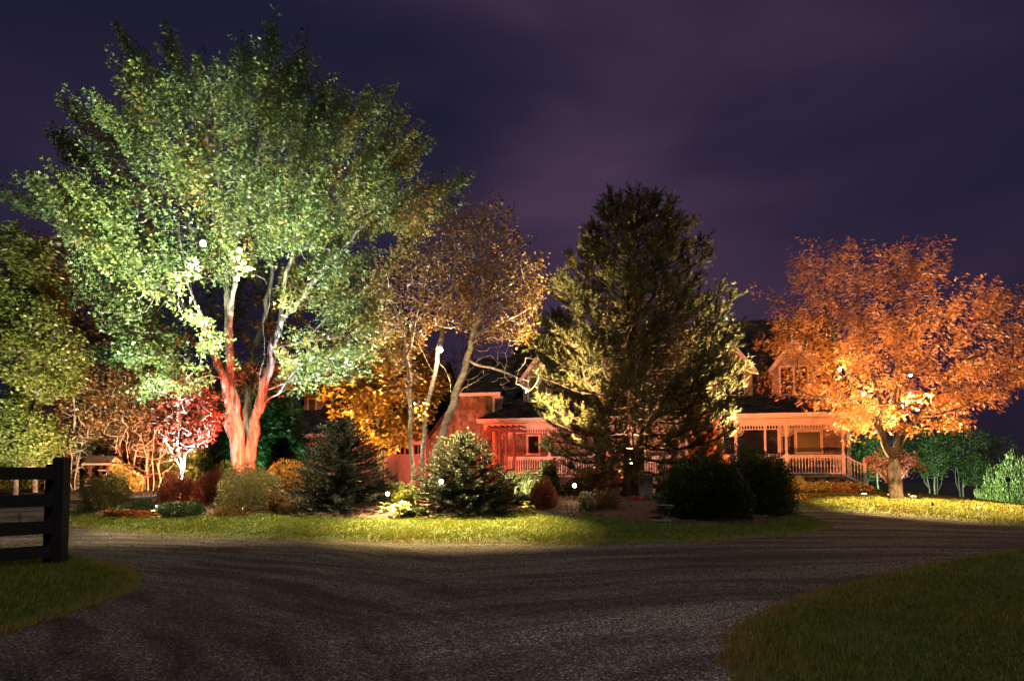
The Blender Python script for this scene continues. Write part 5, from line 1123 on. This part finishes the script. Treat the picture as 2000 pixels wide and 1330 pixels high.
# hostas: every large leaf is a part
def hosta(px, Y, r_, n, label, size=.24):
    x = float(P(px, 1000, Y)[0]); root = empty('hosta_plant', (x, Y, float(g(x, Y))+.1), label, 'plant', 'hostas in the garden bed')
    v = []; f = []
    for j in range(7):
        t_ = j/6; w_ = .36*math.sin(math.pi*min(1, t_*.92+.04))**.8
        for s_ in (-1, -.5, 0, .5, 1): v.append((t_, s_*w_, .14*abs(s_)+.22*math.sin(t_*2.6)-.28*t_*t_+.012*math.cos(s_*9)))
    for j in range(6):
        for s_ in range(4): a = j*5+s_; f.append((a, a+1, a+6, a+5))
    ms = []
    for k in range(3):
        me = mesh_np('leaf', np.array(v)*size, np.array(f), np.clip(rng.normal(size=35)*.15+.3+.3*k, 0, 1), True); me.materials.append(LM['hosta']); ms.append(me)
    for k in range(n):
        o = bpy.data.objects.new('leaf', ms[k % 3]); link(o, root); a = rng.uniform(0, 6.28); q = rng.random()
        o.location = (math.cos(a)*r_*q*.45, math.sin(a)*r_*q*.45, .05+.17*(1-q)+.05*rng.random()); o.rotation_euler = (rng.normal()*.2, -.55+.75*q+rng.normal()*.15, a+rng.normal()*.2); s_ = rng.uniform(.7, 1.15); o.scale = (s_,)*3
hosta(785, 18.0, .42, 26, 'yellow-green hosta at the lawn edge between the two spruces')
hosta(1024, 19.8, .42, 26, 'bright lime hosta right of the right spruce', .28)
hosta(1030, 18.9, .25, 12, 'small lime hosta in front of the bright lime one', .2)
hosta(750, 18.5, .3, 12, 'dim hosta beside the left spruce', .2)
# arching striped grass
def arching(name, px, Y, n, H, spread, lm, label, lean=(.0, 0), width=.02, group=None, thin=1.0, segs=7, droop=1.0, cat='ornamental grass'):
    x = float(P(px, 1000, Y)[0]); z = float(g(x, Y)); root = empty(name, (x, Y, z), label, cat, group); V = []; Fc = []; tn = []
    for k in range(n):
        a = rng.uniform(0, 6.28); r0 = rng.random()**.5*.28*spread; b = np.array([r0*math.cos(a), r0*math.sin(a), 0]); h_ = H*rng.uniform(.55, 1.08); o_ = rng.uniform(.25, 1.0)*spread
        dr = np.array([math.cos(a)*o_+lean[0], math.sin(a)*o_*.7+lean[1], 0]); sd = unit(np.cross(dr+1e-6, [0, 0, 1.])+rng.normal(size=3)*.3); t0 = rng.random()
        for j in range(segs+1):
            t_ = j/segs; c = b+dr*h_*.62*t_**1.8+np.array([0, 0, h_*(t_-.52*droop*t_**3)]); w_ = width*(1-t_**3*.93)
            V += [c-sd*w_/2, c+sd*w_/2]; tn += [t0, t0]
            if j: m_ = len(V)-4; Fc.append((m_, m_+1, m_+3, m_+2))
    obj('blades', mesh_np('blades', np.array(V), np.array(Fc), np.array(tn)), LM[lm], root, kind='stuff'); return root
arching('silver_grass', 1000, 23.0, 300, 1.95, 1.0, 'reed', 'large clump of arching pale striped grass left of the porch', lean=(.55, 0), width=.028)
arching('silver_grass', 1030, 22.4, 130, 1.55, .8, 'reed', 'second clump of arching grass, leaning right beside the big one', lean=(.6, 0), width=.024)
arching('reed_grass', 765, 21.5, 90, 1.75, .35, 'brown', 'thin upright reddish grass stems in front of the middle garage door', width=.016, droop=.2)
arching('reed_grass', 782, 20.8, 40, 1.2, .3, 'brown', 'dry stems rising between the left spruce and the first birch', width=.016, droop=.1)
arching('reed_grass', 1036, 20.8, 12, 1.1, .25, 'cream', 'a few bare pale canes under the arching grass', width=.02, droop=.1)
arching('reed_grass', 815, 21.3, 70, 1.2, .6, 'woodyellow', 'lit yellow-green blades between the birch trunks', width=.022)
arching('lily_plant', 326, 20.9, 30, .75, .8, 'silver', 'cool-white lit strappy leaves left of the white-stemmed dark-red tree', width=.04, droop=.8, cat='plant')
arching('lavender_plant', 300, 19.9, 46, .62, .6, 'silver', 'silvery spikes of lavender beside the stone basin', lean=(-.35, 0), width=.014, droop=.1, cat='plant')
arching('lavender_plant', 246, 20.6, 24, .75, .3, 'silver', 'bluish wispy plant lit behind the tan twiggy shrub', width=.02, droop=.1, cat='plant')
arching('fountain_grass', 308, 19.3, 120, .42, .9, 'woodyellow', 'tuft of yellow-green grass right of the stone basin', width=.014, cat='ornamental grass')
arching('fountain_grass', 1300, 20.2, 90, 1.0, .7, 'juniper', 'dim strappy grass between the grey box and the rounded yew', width=.02)
# foundation shrubs along the stone base at the right
for px, Y_, w_, t_, lm_, lb in ((1524, 28.6, 50, 932, 'woodyellow', 'lit yellow-green shrub under the porch, nearest the dark yews'), (1551, 28.4, 46, 934, 'woodyellow', 'leafy shrub under the porch below the middle post'),
                                (1580, 28.2, 44, 943, 'woodyellow', 'low yellow-green shrub against the stone base'), (1608, 28.0, 40, 944, 'woodyellow', 'low yellow-green shrub under the right porch bay'),
                                (1634, 27.9, 36, 944, 'brown', 'reddish low shrub below the corner post of the porch'), (1662, 27.6, 44, 945, 'olive', 'olive shrub in front of the stair post'), (1690, 27.6, 32, 948, 'olive', 'last shrub of the row, right of the porch steps')):
    mound('foundation_shrub', px, Y_, w_, t_, lm_, lb, 2600, group='row of shrubs under the porch', size=(.05, .10), width=1.4, lump=.15, tint=.5)
# ---------------------------------------------------------------- garden things
bx_, by_ = G(1290, 1026); o = empty('bird_bath', (bx_, by_, float(g(bx_, by_))), 'low stone bird bath beside the rounded yew', 'bird bath')
MB().lathe([(.26, .09), (.29, .12), (.27, .16), (.22, .17), (.18, .15), (.02, .15)], 18).build('base', M['grey_box'], o)
MB().lathe([(.07, .17), (.055, .24), (.07, .32), (.10, .36)], 12, (.12, 0, 0)).build('pedestal', M['grey_box'], o)
MB().lathe([(.09, .36), (.2, .42), (.235, .5), (.21, .51), (.17, .46), (.01, .44)], 18, (.12, 0, 0)).build('bowl', M['grey_box'], o)
bx_, by_ = float(P(272, 990, 19.9)[0]), 19.9; o = empty('stone_basin', (bx_, by_, float(g(bx_, by_))+.1), 'shallow round stone basin with pink and blue light on its rim, behind the junipers', 'basin')
MB().lathe([(.2, -.1), (.24, .2), (.42, .28), (.44, .34), (.40, .35), (.36, .31), (.02, .27)], 20).build('bowl', M['concrete'], o)
MB().lathe([(.01, .30), (.37, .318), (.37, .322), (.01, .322)], 20).build('water', M['glass'], o)
bx_, by_ = float(P(1262, 990, 21.4)[0]), 21.4; o = empty('utility_box', (bx_, by_, float(g(bx_, by_))), 'grey wooden box panel on a post just right of the pine trunk', 'utility box')
MB().box(.06, .2, -.06, .06, -.05, 1.0).build('post', M['grey_box'], o); MB().box(-.22, .055, -.12, .08, .35, .98).add([(-.25,-.15,.98),(.08,-.15,.98),(.08,.1,.98),(-.25,.1,.98),(-.2,-.1,1.03),(.03,-.1,1.03),(.03,.06,1.03),(-.2,.06,1.03)], [(4,5,6,7),(0,1,5,4),(1,2,6,5),(2,3,7,6),(3,0,4,7)]).build('box', M['grey_box'], o)
bx_, by_ = G(1820, 998); o = empty('marker_flag', (bx_, by_, float(g(bx_, by_))), 'tiny dark blue marker flag stuck in the right-hand lawn', 'flag')
MB().tube([(0, 0, 0), (0, 0, .30)], .006, 4).build('stake', M['metal'], o)
M['blue'] = mat('blue_cloth', (.02, .03, .16), None, 5, .6, 0); MB().prism([(0, .16), (.08, .18), (.04, .27), (0, .27)], -.004, .004).build('flag', M['blue'], o)
bx_, by_ = float(P(1970, 980, 30)[0]), 30.; o = empty('feeder_pole', (bx_, by_, float(g(bx_, by_))), 'thin dark pole with a round knob beyond the lawn crest at the far right', 'pole')
MB().tube([(.06, 0, -.1), (0, 0, 1.1)], .02, 6).build('pole', M['metal'], o); MB().lathe([(.02, 1.08), (.08, 1.12), (.10, 1.19), (.08, 1.26), (.02, 1.3)], 10).build('knob', M['metal'], o)
bx_, by_ = float(P(1082, 985, 20.3)[0]), 20.3; o = empty('small_post_light', (bx_, by_, float(g(bx_, by_))+.08), 'small unlit pale cylinder lamp in the mulch left of the lit one', 'lamp')
MB().lathe([(.03, 0), (.03, .12), (.05, .13), (.05, .3), (.02, .34)], 10).build('body', M['concrete'], o)
# stepping stones and rocks at the bed edge
for px, py, s_, lb in ((752, 1012, .3, 'pinkish rock at the lawn edge right of the left spruce'), (450, 985, .45, 'flat reddish stone slab behind the low junipers'), (985, 965, .16, 'pale rock beside the coral shrub')):
    x, y = G(px, py); r_ = np.random.default_rng(int(px)); o = MB(); prf = [(.6, 0), (1, .15), (.9, .4), (.4, .55)] if s_ < .4 else [(.9, 0), (1, .1), (.9, .18), (.3, .2)]
    o.lathe([(a*s_, b*s_) for a, b in prf], 9); o.v = [(a+r_.normal()*.06*s_, b+r_.normal()*.06*s_, c+r_.normal()*.04*s_) for a, b, c in o.v]
    tag(o.build('rock', M['stone'], None, loc=(x, y, float(g(x, y))+.06)), lb, 'rock', 'rocks in the bed')
# mulch chips, thicker near the front of the bed
n = 14000; x = rng.uniform(-12, 9, n); y = rng.uniform(16, 21.5, n); k = pip(x, y, BED); x, y = x[k], y[k]; n = len(x)
chips = leaves('mulch_chips', np.stack([x, y, g(x, y)+.094+.05+.12*sstep(edge_dist(x, y, BED)/1.5)], -1), rng.normal(size=(n, 3))*[1, 1, .35], rng.uniform(.03, .08, n), T_OVAL, LM['brown'], None, rng.beta(1.6, 3.5, n), flat=1.2); tag(chips, kind='stuff')

# ================================================================== LAMPS (the scene is lit by garden lighting)
def aim(o, tgt): o.rotation_euler = (Vector(tgt)-Vector(o.location)).to_track_quat('-Z', 'Y').to_euler()
def lamp(name, pos, tgt, col, power, deg, label, group='landscape spotlights', blend=.6, lens='lamp', size=.05, stake=True, r=.045, soft=.06):
    pos = Vector(pos); d = (Vector(tgt)-pos).normalized(); rot = d.to_track_quat('-Z', 'Y').to_euler()
    root = empty(name, pos, label, 'lamp', group)
    b = MB().lathe([(r*1.05, 0), (r*1.05, .02), (r*.95, .022), (r*.9, .12), (r*.4, .16)], 12); b.v = [(x, y, z-.0) for x, y, z in b.v]
    bo = b.build('body', M['metal'], root); bo.rotation_euler = rot
    lo = MB().lathe([(r*.25, -.012), (r*.8, -.006), (r*.88, -.001)], 12).build('lens', M[lens], root); lo.rotation_euler = rot
    if stake:
        gz = float(g(pos.x, pos.y)); MB().tube([(0, 0, -.06), (0, 0, min(-.12, gz-pos.z-.1))], .012, 5).build('stake', M['metal'], root)
    li = bpy.data.lights.new(name+'_light', 'SPOT'); li.energy = power; li.color = col; li.spot_size = R(deg); li.spot_blend = blend; li.shadow_soft_size = soft
    lg = bpy.data.objects.new(name+'_light', li); COL.objects.link(lg); lg.location = pos+d*.06; lg.rotation_euler = rot
    return root
def at_ground(px, Y, h=.25):
    x = float(P(px, 990, Y)[0]); return (x, Y, float(g(x, Y))+h)
COOL = (.78, .95, 1.0); WHITE = (1., .93, .80); WARM = (1., .72, .42); AMBER = (1., .60, .26); RED = (1., .17, .06); PINK = (1., .45, .30); GREEN = (.30, 1., .42); TEAL = (.12, 1., .75); YG = (.85, 1., .40); ORANGE = (1., .42, .14)
exec_lamps = [
 # great maple
 ('spotlight', at_ground(345, 20.9), P(385, 480, 20.6), (.68, .92, 1.), 13500, 66, 'cool white uplight hidden among the red spireas'),
 ('spotlight', at_ground(600, 21.0), P(620, 520, 20.5), (.76, .94, 1.), 14000, 68, 'white uplight hidden left of the left spruce, aimed at the right limbs of the maple'),
 ('spotlight', at_ground(300, 18.2), P(270, 420, 20), (.80, 1., .72), 10000, 70, 'greenish uplight beside the junipers, aimed at the left side of the crown'),
 ('spotlight', at_ground(520, 20.4), P(476, 830, 22), (1., .06, .02), 9500, 60, 'red uplight close to the foot of the great maple'),
 ('spotlight', at_ground(405, 21.2), P(452, 850, 22), (.55, .78, 1.), 500, 34, 'blue-white uplight left of the foot of the great maple'),
 ('spotlight', at_ground(117, 13.4, .3), P(480, 160, 20.5), (.88, 1., .62), 34000, 60, 'pale yellow floodlight behind the fence post aimed at the upper crown of the great maple'),
 ('spotlight', at_ground(770, 17.9, .2), P(700, 300, 20), (1., .90, .58), 26000, 58, 'warm white floodlight at the lawn edge between the two spruces, aimed at the maple'),
 ('spotlight', at_ground(700, 21.5), P(770, 420, 21), AMBER, 3500, 52, 'amber uplight behind the left spruce aimed at the right side of the maple'),
 # left woods
 ('spotlight', at_ground(40, 17.0), P(50, 590, 31), (.92, 1., .58), 24000, 50, 'yellow-green floodlight by the drive, aimed at the trees at the left edge'),
 ('spotlight', at_ground(215, 23.5), P(230, 780, 33), (1., .52, .26), 9000, 80, 'orange floodlight aimed at the copper-leaved saplings'),
 ('spotlight', at_ground(300, 26.0), P(320, 800, 34), (1., .30, .10), 5200, 70, 'deep orange floodlight behind the red spireas'),
 ('spotlight', at_ground(350, 20.3), P(354, 870, 21.2), (1., .80, .76), 300, 60, 'white uplight at the foot of the dark-red tree'),
 ('spotlight', at_ground(500, 26.5), P(545, 850, 31), (.32, 1., .76), 1700, 70, 'teal floodlight behind the great maple'),
 # centre
 ('spotlight', at_ground(700, 20.9), P(745, 770, 24.5), (1., .64, .18), 14000, 78, 'golden uplight behind the left spruce aimed at the golden maple'),
 ('spotlight', at_ground(868, 31.2), P(905, 840, 35.8), (1., .07, .02), 1700, 110, 'red floodlight at the foot of the shingled wall'),
 ('spotlight', at_ground(940, 31.5), P(945, 850, 36), (1., .08, .025), 1000, 110, 'red uplight between the shingled wall and the arbor'),
 ('spotlight', at_ground(670, 32.5), P(640, 890, 37), (1., .13, .06), 1100, 100, 'red floodlight aimed at the garage doors'),
 ('spotlight', at_ground(790, 30.5), P(790, 880, 36), (1., .09, .03), 600, 100, 'red floodlight behind the birches aimed at the middle garage door'),
 ('spotlight', at_ground(1000, 29.5), P(1000, 850, 34), (1., .26, .14), 460, 90, 'pink uplight near the wooden arbor'),
 ('spotlight', at_ground(835, 21.8, .3), P(870, 560, 20.8), (1., .5, .22), 3000, 62, 'amber uplight at the foot of the birches'),
 ('spotlight', at_ground(822, 18.9, .12), P(840, 600, 20.4), (1., .46, .20), 3200, 60, 'amber uplight hidden in the low plants in front of the birches'),
 ('spotlight', at_ground(868, 20.3), P(905, 730, 21.6), (1., .36, .12), 6000, 84, 'deep orange uplight between the middle and the leaning birch'),
 # pine
 ('spotlight', at_ground(1240, 24.6), P(1225, 640, 23.6), (1., .50, .22), 8500, 90, 'amber uplight just behind the pine'),
 ('spotlight', at_ground(1070, 20.4), P(1115, 560, 22.5), (1., .72, .31), 23000, 50, 'warm white uplight at the left of the pine'),
 ('spotlight', at_ground(1496, 21.3, .3), P(1385, 600, 23), (1., .72, .31), 38000, 42, 'warm white uplight at the right of the pine'),
 ('spotlight', tuple(P(1233, 905, 22.3)), P(1222, 560, 21.6), (1., .50, .24), 2600, 84, 'peach spotlight strapped to the front of the pine trunk'),
 ('spotlight', at_ground(1330, 27.8), P(1380, 850, 31), (1., .16, .06), 1500, 90, 'red uplight aimed at the climbing vine'),
 # house front
 ('spotlight', at_ground(1180, 27.3), P(1190, 870, 34), (1., .36, .24), 2200, 118, 'pink uplight near the front door'),
 ('spotlight', at_ground(1060, 26.5), P(1060, 840, 35), (1., .46, .32), 1300, 90, 'warm uplight below the left porch'),
 ('spotlight', at_ground(1012, 20.9, .5), P(1015, 895, 23.4), (1., .92, .6), 750, 86, 'white uplight in front of the arching grass'),
 ('spotlight', at_ground(1470, 22.8, .15), P(1530, 845, 31), (1., .27, .09), 8800, 84, 'warm pink floodlight behind the dark yews aimed at the right porch'),
 # right
 ('spotlight', at_ground(1860, 33.5, .5), P(1850, 870, 52), (.60, 1., .52), 15000, 84, 'green floodlight at the crest of the lawn, aimed at the aspens'),
]
for a in exec_lamps: lamp(*a)
# in-ground well lights with visible glare on the lawn
for px, py, tgt, pw_, lb in ((1685, 975, P(1690, 700, 24.6), 9000, 'in-ground light glaring on the lawn left of the locust'), (1737, 973, P(1740, 760, 25), 5000, 'in-ground light glaring right at the foot of the locust'), (1808, 966, P(1820, 680, 25), 9000, 'in-ground light sunk in the lawn right of the locust')):
    x, y = (15.0, 25.6) if px == 1808 else ((px-1000)/F*26.4, 26.4); z = float(g(x, y))+.10; o = empty('well_light', (x, y, z), lb, 'lamp', 'in-ground lights')
    MB().lathe([(.14, -.1), (.14, .02), (.11, .025)], 14).build('ring', M['metal'], o); MB().lathe([(.105, .012), (.10, .03), (.04, .045)], 14).build('lens', M['lamp_soft'], o)
    li = bpy.data.lights.new('well_light_lamp', 'SPOT'); li.energy = pw_; li.color = (1., .54, .22); li.spot_size = R(82); li.spot_blend = .5; li.shadow_soft_size = .06
    lg = bpy.data.objects.new('well_light_lamp', li); COL.objects.link(lg); lg.location = (x, y, z+.08); aim(lg, tgt)
x, y = G(1742, 968); lamp('spotlight', (x+.1, 26.9, float(g(x, 26.9))+.12), P(1745, 900, 27.5), (1., .8, .7), 260, 70, 'white uplight at the foot of the coral Japanese maple')
# lamps whose bulbs are seen: fixed in the trees or on stakes
def bulb(name, px, py, Y, label, r=.05, group='lamps with a visible bulb', ground=False):
    p = Vector(P(px, py, Y)); o = empty(name, p, label, 'lamp', group)
    MB().lathe([(r*.25, -r), (r*.8, -r*.6), (r, 0), (r*.8, r*.6), (r*.25, r)], 12).build('bulb', M['lamp'], o, smooth=True)
    if ground: MB().tube([(0, 0, -r), (0, 0, float(g(p.x, p.y))-p.z)], .012, 5).build('stake', M['metal'], o)
    else: MB().lathe([(r*.5, r*.9), (r*1.1, r*1.1), (r*1.0, r*2.6), (r*.3, r*3)], 10).build('shade', M['metal'], o)
    return p
def add_spot(name, p, tgt, col, pw_, deg, blend=.7, soft=.03):
    li = bpy.data.lights.new(name, 'SPOT'); li.energy = pw_; li.color = col; li.spot_size = R(deg); li.spot_blend = blend; li.shadow_soft_size = soft
    d = (Vector(tgt)-p).normalized(); lg = bpy.data.objects.new(name, li); COL.objects.link(lg); lg.location = p+d*.09; aim(lg, tgt)
def add_point(name, p, col, pw_, soft=.06):
    li = bpy.data.lights.new(name, 'POINT'); li.energy = pw_; li.color = col; li.shadow_soft_size = soft
    lg = bpy.data.objects.new(name, li); COL.objects.link(lg); lg.location = p+Vector((0, -.12, .0))
p = bulb('tree_lamp', 397, 476, 17.6, 'brightest of the three lamps glowing in the great maple, on its left limb', .075); add_spot('tree_lamp_light', p, (-8.6, 18.9, 0), (1., .78, .46), 9000, 100)
p = bulb('tree_lamp', 468, 489, 17.4, 'lamp in the great maple just right of its middle stem', .06); add_spot('tree_lamp_light', p, (-6.0, 18.8, 0), (1., .78, .46), 5500, 90)
p = bulb('tree_lamp', 463, 545, 17.6, 'lowest of the three lamps in the great maple', .06)
p = bulb('tree_lamp', 860, 684, 20.1, 'dazzling lamp fixed at the fork of the middle birch', .075); add_spot('tree_lamp_light', p, (-1.6, 17.4, 0), (1., .70, .26), 46000, 64, blend=.8, soft=.015); add_point('tree_lamp_glow', p, WARM, 260)
p = bulb('tree_lamp', 1778, 733, 21.9, 'small white lamp among the amber leaves of the locust', .04); add_spot('tree_lamp_light', p, (13.6, 21.6, 0), (1., .68, .30), 17000, 100, blend=.4, soft=.015)
p = bulb('tree_lamp', 1640, 722, 23.3, 'lamp hidden in bright yellow leaves at the left of the locust', .05); add_point('tree_lamp_glow', p, AMBER, 420)
p = bulb('tree_lamp', 1686, 770, 23.6, 'lamp in the middle of the brightest locust leaves above the fork', .05); add_point('tree_lamp_glow', p, AMBER, 420)
p = bulb('stake_lamp', 757, 964, 18.6, 'small stake lamp glaring beside the left spruce', .05, ground=True); add_point('stake_lamp_glow', p, WARM, 26)
p = bulb('stake_lamp', 862, 940, 18.3, 'round stake lamp glaring in front of the right spruce', .055, ground=True); add_point('stake_lamp_glow', p, WARM, 26)
p = bulb('stake_lamp', 1122, 948, 20.0, 'round white stake lamp in the mulch left of the pine', .055, ground=True); add_point('stake_lamp_glow', p, WARM, 26)
